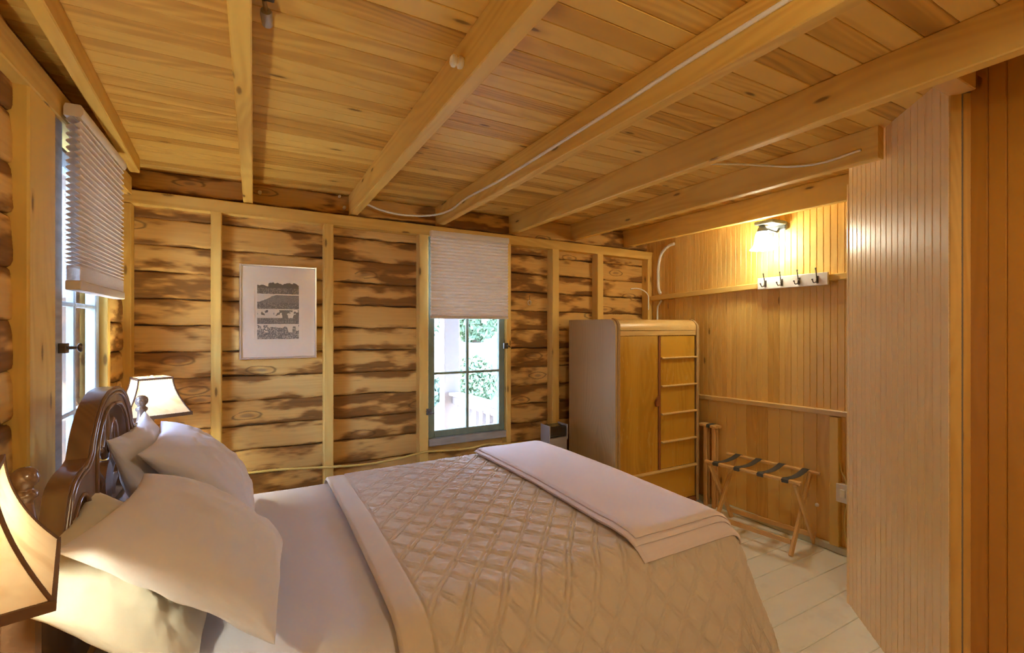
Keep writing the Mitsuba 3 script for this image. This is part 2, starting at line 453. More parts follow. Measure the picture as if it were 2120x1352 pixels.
# floor of painted boards running along x
add('floor', simple_box((-1.0, -1.0, -0.12), (3.6, 3.6, -0.025)), 'mat_roof', kind='structure', label='pale cream painted plank floor')
y = 1.25 - 0.163 * 14
while y < 3.42:
    mb = MB()
    timber(mb, (-0.75, y + 0.0012, -0.026), (3.45, y + 0.1618, 0.0), 'x', 0.0025)
    add('plank', mb, 'mat_floor', 'floor')
    y += 0.163

# ceiling of narrow planks, cut over the beams so that the pieces differ in tone
add('ceiling', simple_box((-0.75, -1.0, CEILZ + 0.021), (3.5, 3.52, CEILZ + 0.06)), 'mat_roof', kind='structure', label='ceiling of narrow varnished wooden planks')
BEAMS = [-0.03, 0.605, 1.239, 1.875, 2.502, 3.121]
k = 0
y = -0.95
while y < 3.43:
    cuts = [-0.70] + sorted(rng.choice(BEAMS, size=2 + int(rng.integers(0, 2)), replace=False)) + [3.44]
    for a, b in zip(cuts[:-1], cuts[1:]):
        mb = MB()
        timber(mb, (a + 0.0006, y + 0.0008, CEILZ - rng.uniform(0, 0.0015)), (b - 0.0006, y + 0.0842, CEILZ + 0.022), 'x', 0.0022, bid=int(rng.integers(0, 61)))
        add('plank', mb, 'mat_plank', 'ceiling')
    y += 0.085
add('roof', simple_box((-1.55, -1.3, CEILZ + 0.061), (3.9, 5.45, CEILZ + 0.16)), 'mat_roof', kind='structure')


def siding_course(mb, a0, a1, z0, z1, frame, bid, seed):
    """One rough board from a0 to a1 along the wall, between heights z0 and z1 (functions of a). frame(a, out, z) gives the point, out metres into the room."""
    n = max(4, int((a1 - a0) / 0.03))
    A = np.linspace(a0, a1, n)
    V = np.array([0, 0.0, 0.04, 0.12, 0.3, 0.5, 0.7, 0.88, 0.96, 1.0, 1.0])
    OUT = np.array([-0.03, -0.004, 0.006, 0.009, 0.009, 0.008, 0.0065, 0.004, 0.001, -0.005, -0.03])
    lowv = 0.018 * (meshkit.fbm(np.stack([A * 7, A * 0 + seed, A * 0], 1), 3, seed) - 0.5)
    highv = 0.010 * (meshkit.fbm(np.stack([A * 9, A * 0 + seed, A * 0 + 5], 1), 3, seed) - 0.5)
    v, uv = [], []
    for i, a in enumerate(A):
        za, zb = z0(a) + lowv[i] + 0.002, z1(a) + highv[i] + 0.001
        z = za + (zb - za) * V
        q = np.stack([np.full(len(V), a * 9), z * 28, np.full(len(V), seed * 3.3)], 1)
        out = OUT + np.where(OUT > 0, 0.010 * (meshkit.fbm(q, 3, seed) - 0.5), 0)
        v += [frame(a, o, zz) for o, zz in zip(out, z)]
        uv += [(8.0 * bid + 2 + (a - a0), 0.157 * w) for w in V]
    f = grid_faces(n, len(V))
    v = np.array(v)
    nrm = np.cross(v[f[:, 1]] - v[f[:, 0]], v[f[:, 2]] - v[f[:, 0]]).sum(0)
    room = np.asarray(frame(0, 1, 0)) - np.asarray(frame(0, 0, 0))
    if nrm @ room < 0:
        f = f[:, ::-1]
    return mb.put(v, f, uv)


# back wall: sheathing with a window hole, rough siding boards, plate, studs
WA0, WA1, WAZ0, WAZ1 = 1.137, 1.785, 0.62, 2.19
hole = sbox(-0.8, 0, 3.6, 2.45) - sbox(WA0, WAZ0, WA1, WAZ1)
add('wall_back', extrude(hole, 0.05, (0, 3.44, 0), (1, 0, 0), (0, 0, 1), (0, 1, 0)), 'mat_roof', kind='structure', label='back wall of rough brown-stained boards between open studs')


def frame_back(a, out, z):
    return (a, 3.41 - out, z)


for c in range(-10, 6):
    za = (lambda c: lambda a: max(0.0, 1.506 + 0.157 * c - 0.0125 * (a + 0.6)))(c)
    zb = (lambda c: lambda a: min(2.411, 1.506 + 0.157 * (c + 1) - 0.0125 * (a + 0.6)))(c)
    if zb(0) < 0.03:
        continue
    spans = [(-0.69, 3.42)]
    if za(1.4) < WAZ1 and zb(1.4) > WAZ0:
        spans = [(-0.69, WA0 - 0.005), (WA1 + 0.005, 3.42)]
    if za(1.4) < WAZ0 < zb(1.4) - 0.05:
        spans.append((WA0, WA1))
    for a0, a1 in spans:
        if a1 - a0 < 1:      # the course under the sill
            z1 = lambda a: 0.60
        else:
            z1 = zb
        mb = MB()
        siding_course(mb, a0, a1, za, z1, frame_back, next_id(), 20 + c)
        add('board', mb, 'mat_siding', 'wall_back', smooth=True)
mb = MB()
P0, P1 = np.array([-0.66, 3.345, 2.2315]), np.array([3.42, 3.345, 2.1835])
prism(mb, [(-0.025, -0.037), (0.065, -0.037), (0.065, 0.033), (0.062, 0.037), (-0.021, 0.037), (-0.025, 0.033)], P0, P1, (0, 1, 0), (0, 0, 1))
add('top_plate', mb, 'mat_stud', 'wall_back')
mb = MB()
timber(mb, (0.0, 3.345, 2.256), (0.42, 3.41, 2.272), 'x')
STUDS = [(-0.655, -0.600), (-0.225, -0.170), (0.409, 0.470), (1.062, 1.131), (1.785, 1.828), (2.228, 2.297), (2.718, 2.786), (3.335, 3.395)]
for a, b in STUDS:
    mb = MB()
    timber(mb, (a, YA + rng.uniform(0, 0.006), 0.0), (b, 3.408, 2.19), 'z')
    add('stud', mb, 'mat_stud', 'wall_back')

# left wall
YC0, YC1 = 2.27, 2.905
hole = sbox(-1.0, 0, 3.5, 2.45) - sbox(YC0, 0.62, YC1, 2.22)
add('wall_left', extrude(hole, 0.05, (-0.73, 0, 0), (0, 1, 0), (0, 0, 1), (-1, 0, 0)), 'mat_roof', kind='structure', label='left wall of rough boards and open timbers behind the bed')


def frame_left(a, out, z):
    return (-0.645 + out, a, z)


for c in range(-10, 6):
    za = (lambda c: lambda a: max(0.0, 1.520 + 0.157 * c))(c)
    zb = (lambda c: lambda a: min(2.411, 1.520 + 0.157 * (c + 1)))(c)
    if zb(0) < 0.03:
        continue
    spans = [(-0.95, 3.40)]
    if za(0) < 2.22 and zb(0) > 0.62:
        spans = [(-0.95, YC0 - 0.005), (YC1 + 0.005, 3.40)]
    for a0, a1 in spans:
        mb = MB()
        siding_course(mb, a0, a1, za, zb, frame_left, next_id(), 60 + c)
        add('board', mb, 'mat_siding', 'wall_left', smooth=True)
mb = MB()
timber(mb, (-0.69, -0.95, 2.235), (XC + 0.005, 3.31, 2.335), 'y')
add('top_plate', mb, 'mat_stud', 'wall_left')
mb = MB()
timber(mb, (-0.69, 1.965, 0.0), (XC, 2.185, 2.235), 'z', 0.006)
add('post', mb, 'mat_beam', 'wall_left')
mb = MB()
timber(mb, (-0.69, 2.187, 0.0), (-0.606, YC0, 2.235), 'z', 0.003)
add('casing', mb, 'mat_sill', 'wall_left')
mb = MB()
timber(mb, (-0.69, YC1, 0.0), (-0.612, YC1 + 0.045, 2.235), 'z', 0.003)
add('stud', mb, 'mat_stud', 'wall_left')
for a in (-0.75, -0.12, 0.52, 1.16):
    mb = MB()
    timber(mb, (-0.69, a, 0.0), (XC, a + 0.06, 2.235), 'z')
    add('stud', mb, 'mat_stud', 'wall_left')

# right wall: tongue and groove boards, rails, baseboard
add('wall_right', simple_box((XB + 0.021, 0.8, 0), (XB + 0.08, 3.5, 2.45)), 'mat_roof', kind='structure', label='right wall of upright tongue and groove boards behind the wardrobe and luggage racks')


def vee_prof(w, t=0.018, v=0.003, bead=False):
    a = w / 2 - 0.0004
    p = [(-a, 0), (a, 0), (a, t - v), (a - v, t)]
    if bead:
        p += [(0.0032, t), (0.0, t - 0.003), (-0.0032, t)]
    return p + [(-a + v, t), (-a, t - v)]


y = 0.93
while y < 3.40:
    w = 0.088
    mb = MB()
    prism(mb, vee_prof(w), (XB + 0.018, y + w / 2, 0.0), (XB + 0.018, y + w / 2, 0.90), (0, 1, 0), (-1, 0, 0), int(rng.integers(0, 61)))
    add('board', mb, 'mat_fir', 'wall_right')
    mb = MB()
    prism(mb, vee_prof(w, bead=True), (XB + 0.018, y + w / 2, 0.90), (XB + 0.018, y + w / 2, CEILZ), (0, 1, 0), (-1, 0, 0), int(rng.integers(0, 61)))
    add('board', mb, 'mat_fir', 'wall_right')
    y += w
mb = MB()
P0, P1 = np.array([3.376, 3.31, 1.7705]), np.array([3.376, 1.0, 1.850])
prism(mb, rect_prof(0.046, 0.044), P0, P1, (1, 0, 0), (0, 0, 1))
add('upper_rail', mb, 'mat_stud', 'wall_right')
mb = MB()
P0, P1 = np.array([3.379, 3.31, 0.880]), np.array([3.379, 1.0, 0.945])
prism(mb, rect_prof(0.042, 0.036), P0, P1, (1, 0, 0), (0, 0, 1))
add('chair_rail', mb, 'mat_light_veneer', 'wall_right')
mb = MB()
timber(mb, (3.362, 1.655, 0.05), (XB, 1.712, 0.90), 'z')
add('stud', mb, 'mat_stud', 'wall_right')
mb = MB()
timber(mb, (3.372, 0.95, 0.001), (XB, 3.40, 0.05), 'y', 0.006)
add('baseboard', mb, 'mat_base_paint', 'wall_right')

# slanting partition of beadboard, its end and the near right wall
D0 = np.array([2.818, 1.336])
DU = np.array([-1, -1]) / math.sqrt(2)        # along the partition, towards the camera
DN = np.array([-1, 1]) / math.sqrt(2)         # out of its face, into the room
LEN = 0.875
core = Polygon([tuple(D0 - DN * 0.02), tuple(D0 + DU * LEN - DN * 0.018), tuple(D0 + DU * LEN - DN * 0.064), tuple(D0 - DN * 0.078)])
add('wall_partition', extrude(core, CEILZ, (0, 0, 0), (1, 0, 0), (0, 1, 0), (0, 0, 1)), 'mat_roof', kind='structure', label='slanting partition of pale varnished beadboard')
for i in range(17):
    w = LEN / 17
    c = D0 + DU * (i + 0.5) * w - DN * 0.02
    mb = MB()
    prism(mb, vee_prof(w, 0.02, 0.0035), (c[0], c[1], 0.0), (c[0], c[1], CEILZ), (DU[0], DU[1], 0), (DN[0], DN[1], 0), int(rng.integers(0, 61)))
    add('board', mb, 'mat_bead', 'wall_partition')
c = D0 - DU * 0.008 - DN * 0.038
mb = MB()
prism(mb, rect_prof(0.018, 0.084, 0.004), (c[0], c[1], 0), (c[0], c[1], 2.27), (DU[0], DU[1], 0), (DN[0], DN[1], 0))
add('edge_trim', mb, 'mat_bead', 'wall_partition')
E0 = D0 + DU * LEN
for i in range(2):
    c = E0 - DN * (0.001 + 0.0385 * (i + 0.5)) - DU * 0.019
    mb = MB()
    prism(mb, vee_prof(0.0385, 0.02, 0.003), (c[0], c[1], 0.0), (c[0], c[1], 2.335), (-DN[0], -DN[1], 0), (DU[0], DU[1], 0))
    add('end_board', mb, 'mat_endcap', 'wall_partition')
E1 = E0 - DN * 0.078
XR = float(E1[0]) - 0.012
add('wall_near_right', simple_box((XR + 0.02, -0.98, 0), (XR + 0.10, float(E1[1]) + 0.025, CEILZ + 0.02)), 'mat_roof', kind='structure', label='near right wall of dark orange boards')
y = float(E1[1]) + 0.012
while y > -0.9:
    w = 0.047
    mb = MB()
    prism(mb, vee_prof(w, 0.02, 0.003), (XR + 0.02, y - w / 2, 0.0), (XR + 0.02, y - w / 2, CEILZ), (0, 1, 0), (-1, 0, 0), int(rng.integers(0, 61)))
    add('board', mb, 'mat_bead_dark', 'wall_near_right')
    y -= w
add('wall_alcove', simple_box((2.45, 0.88, 0), (3.45, 0.93, CEILZ + 0.02)), 'mat_fir', kind='structure')
mb = MB()
timber(mb, (-0.72, -0.98, 0), (2.4, -0.93, CEILZ + 0.02), 'x')
add('wall_near', mb, 'mat_fir', kind='structure')
mb = MB()
timber(mb, (1.90, 0.652, 2.334), (2.222, 0.722, CEILZ - 0.002), 'x', 0.003)
add('blocking', mb, 'mat_rack', 'wall_partition')

# ------------------------------------------------------------------ ceiling beams
BL = ['leftmost full ceiling beam, seen from below near the framed print', 'second full ceiling beam from the left, with a white porcelain knob on its side',
      'third full ceiling beam from the left, with a white cable stapled along its side', 'long ceiling beam that reaches the top right corner above the slanting partition',
      'ceiling beam that ends against the slanting partition', 'short ceiling beam against the right wall above the wall lamp']
for x, lb, ya in zip(BEAMS, BL, (-0.9, -0.9, -0.9, -0.9, 1.055, 0.94)):
    mb = MB()
    timber(mb, (x - 0.026, ya, 2.266 if x < 3 else 2.256), (x + 0.026, 3.408, CEILZ - 0.001), 'y', 0.004)
    add('ceiling_beam', mb, 'mat_beam', label=lb, cat='beam', group='exposed ceiling beams')
mb = MB()
prism(mb, rect_prof(0.045, 0.082), (-0.380, -0.9, 2.3715), (-0.561, 3.19, 2.3715), (1, 0, 0), (0, 0, 1))
add('ceiling_beam', mb, 'mat_beam', label='ceiling beam along the left wall, its cut end just beyond the left blind', cat='beam', group='exposed ceiling beams')

# ------------------------------------------------------------------ windows
def window(name, frame, a0, a1, z0, sash, label):
    """Casement: stiles, rails, muntins, panes. frame(a, d, z): a along the wall, d metres into the room from the sash's back."""
    def bar(mb, alo, ahi, zlo, zhi, dlo, dhi, axis):
        p, q = np.array(frame(alo, dlo, zlo)), np.array(frame(ahi, dhi, zhi))
        timber(mb, p, q, axis, 0.004)
    h = 'x' if abs(frame(1, 0, 0)[0] - frame(0, 0, 0)[0]) > 0.5 else 'y'
    zt = 2.19
    k = key_for(name)
    tag(k, label, kind='structure')
    ac = (a0 + a1) / 2
    for a, b in ((a0 + 0.002, a0 + 0.052), (a1 - 0.052, a1 - 0.002)):
        mb = MB(); bar(mb, a, b, z0, zt - 0.01, 0, 0.04, 'z'); add('stile', mb, sash, k)
    for a, b in ((z0, z0 + 0.050), (zt - 0.07, zt - 0.01)):
        mb = MB(); bar(mb, a0 + 0.052, a1 - 0.052, a, b, 0, 0.04, h); add('rail', mb, sash, k)
    mb = MB(); bar(mb, ac - 0.011, ac + 0.011, z0 + 0.05, zt - 0.07, 0.006, 0.034, 'z'); add('muntin', mb, sash, k)
    rows = [z0 + 0.05, 1.145, 1.59, zt - 0.07]
    for z in rows[1:3]:
        for a, b in ((a0 + 0.052, ac - 0.011), (ac + 0.011, a1 - 0.052)):
            mb = MB(); bar(mb, a, b, z - 0.009, z + 0.009, 0.006, 0.034, h); add('muntin', mb, sash, k)
    for z, zz in zip(rows[:-1], rows[1:]):
        for a, b in ((a0 + 0.05, ac - 0.008), (ac + 0.008, a1 - 0.05)):
            q = np.array([frame(a, 0.02, z), frame(b, 0.02, z), frame(b, 0.02, zz), frame(a, 0.02, zz)])
            add('pane', (q, np.array([[0, 1, 2], [0, 2, 3]]), q[:, :2]), 'mat_pane', k)
    return k


w1 = window('window_1', lambda a, d, z: (a, 3.395 - d, z), WA0, WA1, 0.666, 'mat_sash_green', 'green framed casement window in the back wall, looking onto the porch')
mb = MB(); timber(mb, (WA0 - 0.0, 3.328, 0.608), (WA1, 3.47, 0.662), 'x', 0.004); add('sill', mb, 'mat_sill', w1)
mb = MB(); timber(mb, (WA0, 3.34, 2.185), (WA1, 3.47, 2.235), 'x'); add('header', mb, 'mat_stud', w1)
for a, z, sx in ((1.131, 0.872, -1), (1.770, 1.345, 1)):
    mb = MB()
    timber(mb, (a - 0.02, 3.30, z - 0.022), (a + 0.02, 3.318, z + 0.022), 'z', 0.003)
    mb.put(*tube([(a, 3.305, z), (a + 0.012 * sx, 3.285, z), (a + 0.035, 3.30, z - 0.012)], 0.005, 6))
    add('catch', mb, 'mat_dark_metal', w1)
w2 = window('window_2', lambda a, d, z: (-0.684 + d, a, z), YC0, YC1, 0.666, 'mat_sash_blue', 'pale blue framed casement window behind the headboard in the left wall')
mb = MB(); timber(mb, (-0.75, YC0, 0.60), (-0.61, YC1, 0.662), 'y', 0.004); add('sill', mb, 'mat_sill', w2)
mb = MB()
timber(mb, (-0.606, 2.225, 1.405), (-0.585, 2.262, 1.440), 'z', 0.003)
mb.put(*tube([(-0.59, 2.25, 1.423), (-0.565, 2.262, 1.423)], 0.006, 8, 1))
mb.put(*ellipsoid((-0.556, 2.267, 1.423), (0.009, 0.011, 0.017)))
add('catch', mb, 'mat_dark_metal', w2)


# cellular blinds
def blind(key_label, frame, a0, a1, ztop, zbot, ncell, depth, stack, rail_h, fine=True):
    k = thing('cellular_blind', key_label, 'blind', 'cellular blinds')
    def bx(a, b, za, zb, da, db, r=0.006):
        p, q = np.array(frame(a, da, za)), np.array(frame(b, db, zb))
        return rbox(np.minimum(p, q), np.maximum(p, q), r)
    # head rail with a rounded front
    prof = [(-depth * 0.62, 0.0), (depth * 0.55, 0.0), (depth * 0.72, 0.012), (depth * 0.72, 0.030), (depth * 0.55, 0.043), (-depth * 0.5, 0.043), (-depth * 0.62, 0.030)]
    mb = MB()
    o = np.array(frame(0, 0, 0)); wa = np.array(frame(0, 1, 0)) - o
    prism(mb, prof, frame(a0 - 0.004, 0, ztop - 0.043), frame(a1 + 0.004, 0, ztop - 0.043), wa, (0, 0, 1))
    add('head_rail', mb, 'mat_rail_white', k, smooth=40)
    # pleated body: a front and a back sheet meeting between the cells
    zs = ztop - 0.043
    total = zs - (zbot + rail_h) - stack
    wts = np.linspace(1.25, 0.72, ncell) if stack else np.ones(ncell)
    hs = total * wts / wts.sum()
    zz, dd = [zs], [0.003]
    for h in hs:
        for f_, d_ in ((0.22, 0.66), (0.36, 0.92), (0.5, 1.0), (0.64, 0.92), (0.78, 0.66), (1.0, 0.10)) if fine else ((0.5, 1.0), (1.0, 0.1)):
            zz.append(zs - h * f_); dd.append(depth / 2 * d_)
        zs -= h
    if stack:
        m = 12
        for i in range(m):
            zz += [zs - stack * (i + 0.5) / m, zs - stack * (i + 1) / m]; dd += [depth / 2 * 1.0, depth / 2 * 0.80]
    zz, dd = np.array(zz), np.array(dd)
    n = len(zz)
    for s in (1, -1):
        v = np.array([frame(a, s * d, z) for a in (a0, a1) for z, d in zip(zz, dd)])
        f = grid_faces(2, n)
        add('front_sheet' if s > 0 else 'back_sheet', (v, f, v[:, :2].copy()), 'mat_blind', k)
    add('bottom_rail', bx(a0 - 0.001, a1 + 0.001, zbot, zbot + rail_h, -depth * 0.55, depth * 0.58, 0.005), 'mat_rail_beige', k, smooth=40)
    return k


blind('white cellular blind half lowered over the green window in the back wall', lambda a, d, z: (a, 3.275 - d, z), 1.132, 1.768, 2.200, 1.558, 24, 0.028, 0.0, 0.020, fine=False)
blind('white cellular blind with open honeycomb ends over the window behind the bed', lambda a, d, z: (-0.563 + d, a, z), 2.215, 2.862, 2.292, 1.630, 26, 0.040, 0.055, 0.035)

# ------------------------------------------------------------------ beds
BYC, BW, BZ, BX1, BR = 2.055, 0.67, 0.632, 1.67, 0.12
bed = thing('bed', 'dark wooden bed with a carved arched headboard, made up with a beige quilt', 'bed')
HX = -0.475          # back of the headboard
HC = 2.085


def spline(pts, n=8):
    P = np.asarray(pts, float)
    Q = np.vstack([2 * P[0] - P[1], P, 2 * P[-1] - P[-2]])
    out = []
    for i in range(1, len(Q) - 2):
        for t in np.linspace(0, 1, n, endpoint=False):
            a, b, c, d = Q[i - 1], Q[i], Q[i + 1], Q[i + 2]
            out.append(0.5 * ((2 * b) + (c - a) * t + (2 * a - 5 * b + 4 * c - d) * t * t + (3 * b - a - 3 * c + d) * t ** 3))
    return np.vstack([out, P[-1:]])


half = np.vstack([spline([(0.0, 1.290), (0.09, 1.283), (0.175, 1.25), (0.245, 1.185), (0.285, 1.115)]), spline([(0.320, 1.105), (0.385, 1.098), (0.44, 1.075), (0.465, 1.03), (0.50, 0.96), (0.55, 0.92), (0.60, 0.905)])])
outline = np.vstack([half[::-1] * [-1, 1], half[1:], [[0.60, 0.55], [-0.60, 0.55]]])
head = Polygon(outline).buffer(0)
arch = np.vstack([spline([(0.0, 1.225), (0.08, 1.215), (0.15, 1.17), (0.19, 1.10), (0.195, 1.0), (0.19, 0.90)])])
inner = Polygon(np.vstack([arch[::-1] * [-1, 1], arch[1:]])).buffer(0)
side = [Polygon(spline([(s * 0.26, 0.86), (s * 0.27, 0.97), (s * 0.32, 1.02), (s * 0.385, 1.0), (s * 0.43, 0.90), (s * 0.44, 0.80), (s * 0.27, 0.80), (s * 0.26, 0.86)], 6)).buffer(0) for s in (1, -1)]
panel = head - inner - side[0] - side[1]
ORI = dict(origin=(HX, HC, 0), wa=(0, 1, 0), wb=(0, 0, 1), wn=(1, 0, 0))
mb = extrude(panel, 0.05, **ORI)
hb = add('headboard', mb, 'mat_walnut', bed, label='arched walnut headboard with openwork')
# raised mouldings along the outer edge and around the openings
for line, off in ((half, -0.012), (half, -0.03)):
    for s in (1, -1):
        pts = [(HX + 0.052, HC + s * (y_ + (off if y_ > 0.28 else off * y_ / 0.28)), z_ + off * 0.7) for y_, z_ in line[::3]]
        add('moulding', tube(pts, 0.006, 6, 2), 'mat_walnut', hb, smooth=True)
for s in (1, -1):
    pts = [(HX + 0.052, HC + s * (y_ + 0.008), z_ + 0.008) for y_, z_ in arch[::3]]
    add('moulding', tube(pts, 0.007, 6, 2), 'mat_walnut', hb, smooth=True)
    pts = [(HX + 0.052, HC + y_, z_) for y_, z_ in np.array(side[0 if s > 0 else 1].exterior.coords)[::3]]
    add('moulding', tube(pts, 0.006, 6, 2), 'mat_walnut', hb, smooth=True)
# splat of scrolls inside the arch
for s in (1, -1):
    a = [(0.012, 0.90), (0.05, 0.98), (0.11, 1.03), (0.135, 1.09), (0.115, 1.15), (0.075, 1.165), (0.045, 1.13), (0.055, 1.09), (0.08, 1.095)]
    b = [(0.0, 1.215), (0.03, 1.16), (0.028, 1.10), (0.0, 1.05)]
    c = [(0.20, 0.93), (0.15, 0.95), (0.10, 0.93), (0.085, 0.89), (0.11, 0.86)]
    for q, r in ((a, 0.013), (b, 0.011), (c, 0.012)):
        add('scroll', tube([(HX + 0.026, HC + s * y_, z_) for y_, z_ in q], r, 8, 5), 'mat_walnut', hb, smooth=True)
add('splat', extrude(Polygon(spline([(-0.05, 0.80), (-0.035, 0.9), (-0.05, 0.98), (0, 1.04), (0.05, 0.98), (0.035, 0.9), (0.05, 0.80)], 5)), 0.03, (HX + 0.01, HC, 0), (0, 1, 0), (0, 0, 1), (1, 0, 0)), 'mat_walnut', hb)
for s in (-1, 1):
    yp = HC + s * 0.630
    mb = MB()
    timber(mb, (HX - 0.012, yp - 0.032, 0.0), (HX + 0.058, yp + 0.032, 0.985), 'z', 0.008)
    po = add('post', mb, 'mat_walnut' if s > 0 else 'mat_walnut', bed)
    fin = [(0.0, 0.985), (0.047, 0.985), (0.047, 1.0), (0.040, 1.008), (0.040, 1.018), (0.030, 1.028), (0.024, 1.045), (0.019, 1.07), (0.016, 1.095), (0.016, 1.108), (0.023, 1.115), (0.023, 1.124), (0.016, 1.13),
           (0.015, 1.136), (0.023, 1.146), (0.026, 1.158), (0.022, 1.172), (0.011, 1.181), (0.0, 1.183)]
    add('finial', lathe(fin, (HX + 0.023, yp, 0.0)), 'mat_walnut', po, smooth=50)
    mb = MB()
    timber(mb, (-0.42, HC + s * 0.645 - 0.012, 0.24), (1.60, HC + s * 0.645 + 0.012, 0.38), 'x', 0.004)
    add('side_rail', mb, 'mat_walnut', bed)
mb = MB(); timber(mb, (1.585, HC - 0.62, 0.24), (1.61, HC + 0.62, 0.38), 'y', 0.004); add('foot_rail', mb, 'mat_walnut', bed)
for s in (-1, 1):
    mb = MB(); timber(mb, (1.55, HC + s * 0.60 - 0.03, 0.0), (1.61, HC + s * 0.60 + 0.03, 0.40), 'z', 0.006); add('foot_leg', mb, 'mat_walnut', bed)
add('box_spring', rbox((-0.40, BYC - 0.66, 0.26), (1.60, BYC + 0.66, 0.42), 0.04), 'mat_sheet', bed, smooth=60)
add('mattress', rbox((-0.40, BYC - 0.67, 0.425), (1.60, BYC + 0.67, 0.624), 0.07, 5), 'mat_pillow_cream', bed, smooth=60)


def surf(s, t, h):
    """The made-up bed's surface: s metres from x = 0 towards the foot, t across, h metres above it. Edges round over into hanging sides."""
    a, b = np.maximum(0, s - BX1), np.maximum(0, np.abs(t) - BW)
    r = (a ** 4 + b ** 4) ** 0.25
    am = math.radians(75)
    ang = np.minimum(r / BR, am)
    rest = np.maximum(0, r - BR * am)
    out = (BR + h) * np.sin(ang) + rest * math.cos(am)
    z = BZ - BR + (BR + h) * np.cos(ang) - rest * math.sin(am)
    q = np.where(r > 1e-9, r, 1)
    z = z + 0.012 * np.clip(1 - (t / BW) ** 2, 0, 1)
    return np.stack([np.minimum(s, BX1) + out * a / q, BYC + np.sign(t) * (np.minimum(np.abs(t), BW) + out * b / q), z], -1)


def cloth(s0, s1, t0, t1, h0, h1, ds, wob):
    """A sheet of cloth over the bed, closed, between the offsets h0 and h1; wob(s, t) adds to the upper one."""
    ns, nt = int((s1 - s0) / ds) + 2, int((t1 - t0) / ds) + 2
    S, Tt = np.meshgrid(np.linspace(s0, s1, ns), np.linspace(t0, t1, nt), indexing='ij')
    eb = np.minimum(np.minimum(S - s0, s1 - S), np.minimum(Tt - t0, t1 - Tt))
    roundoff = np.sqrt(np.clip(eb / 0.008, 0, 1))
    up = surf(S, Tt, h0 + (h1 - h0) * (0.35 + 0.65 * roundoff) + wob(S, Tt))
    lo = surf(S, Tt, np.minimum(h0 + wob(S, Tt) * 1.0, h0 + wob(S, Tt)))
    uv = np.stack([S, Tt], -1).reshape(-1, 2)
    f = grid_faces(ns, nt)
    v = np.vstack([up.reshape(-1, 3), lo.reshape(-1, 3)])
    n = ns * nt
    ids = np.arange(n).reshape(ns, nt)
    rim = np.concatenate([ids[0, :], ids[1:, -1], ids[-1, -2::-1], ids[-2:0:-1, 0]])
    nx = np.roll(rim, -1)
    side_ = np.vstack([np.stack([rim, nx, nx + n], 1), np.stack([rim, nx + n, rim + n], 1)])
    nz = np.cross(v[f[0, 1]] - v[f[0, 0]], v[f[0, 2]] - v[f[0, 0]])[2]
    if nz < 0:
        f = f[:, ::-1]
    else:
        side_ = side_[:, ::-1]
    return v, np.vstack([f, f[:, ::-1] + n, side_]), np.vstack([uv, uv])


def fb(S, Tt, fs, ft, seed, o=3):
    return meshkit.fbm(np.stack([S * fs, Tt * ft, S * 0 + seed * 1.7], -1), o, seed) - 0.5


def drop(S, Tt):
    """0 on top, 1 well down the hanging sides."""
    return np.clip((np.maximum(np.maximum(0, S - BX1), np.maximum(0, np.abs(Tt) - BW)) - 0.10) / 0.35, 0, 1)


add('bed_sheet', cloth(-0.24, 0.47, -BW - 0.50, BW + 0.45, 0.0005, 0.005, 0.012,
    lambda S, Tt: 0.010 * np.maximum(0, fb(S, Tt, 3, 2.2, 3) + 0.12) + 0.020 * drop(S, Tt) * np.maximum(0, fb(S, Tt, 9, 0.9, 5, 2) + 0.15) + 0.016 * drop(S, Tt) * np.exp(-((S - 0.27) / 0.018) ** 2)),
    'mat_sheet', smooth=True, label='plain white bed sheet between the pillows and the quilt', cat='bed sheet')
def quilting(S, Tt):
    """Pairs of stitched lines crossing in diamonds, and the crinkled cloth between them."""
    q1, q2 = (S + Tt * 0.85) / 0.125, (S - Tt * 0.85) / 0.125
    ln = 0
    for q in (q1, q2):
        f = np.abs(q - np.floor(q) - 0.5)
        ln = np.maximum(ln, np.exp(-((f - 0.09) / 0.034) ** 2))
    cr = fb(S * 1.0 + Tt * 0.5, Tt * 1.0 - S * 0.5, 75, 26, 31, 2) + fb(S * 1.0 - Tt * 0.5, Tt * 1.0 + S * 0.5, 24, 75, 33, 2)
    body = np.clip((S - 0.447) / 0.006, 0, 1)
    stitch = np.exp(-((S - 0.445) / 0.004) ** 2)
    return body * (0.0060 * cr - 0.0050 * ln) - 0.004 * stitch + 0.004 * body


add('quilt', cloth(0.350, BX1 + 0.62, -BW - 0.60, BW + 0.45, 0.024, 0.040, 0.006,
    lambda S, Tt: quilting(S, Tt) + 0.016 * np.maximum(0, fb(S, Tt, 2.6, 2.0, 11) + 0.1) + 0.030 * drop(S, Tt) * np.maximum(0, fb(S * 1.0, Tt * 1.0, 4.5, 4.5, 14, 2) + 0.2)),
    'mat_quilt', smooth=True, label='beige diamond-stitched quilt spread over the bed', cat='quilt')

# blanket folded into layers, across the foot of the bed
bl = thing('folded_blanket', 'cream pink blanket folded in layers across the foot of the bed', 'blanket')
for i, (s0, s1, t0, t1) in enumerate([(1.25, 1.815, -0.765, 0.68), (1.24, 1.80, -0.725, 0.69), (1.26, 1.81, -0.71, 0.685)]):
    add('layer', cloth(s0, s1, t0, t1, 0.050 + 0.0125 * i, 0.061 + 0.0125 * i, 0.010,
        lambda S, Tt: 0.010 * np.maximum(0, fb(S, Tt, 2.6, 2.0, 11) + 0.1) + 0.010 * np.maximum(0, fb(S, Tt, 2.2, 2.0, 21)) + 0.006 * np.exp(-((Tt + 0.62) / 0.07) ** 2) * np.sin(S * 16)),
        'mat_blanket', bl, smooth=True)


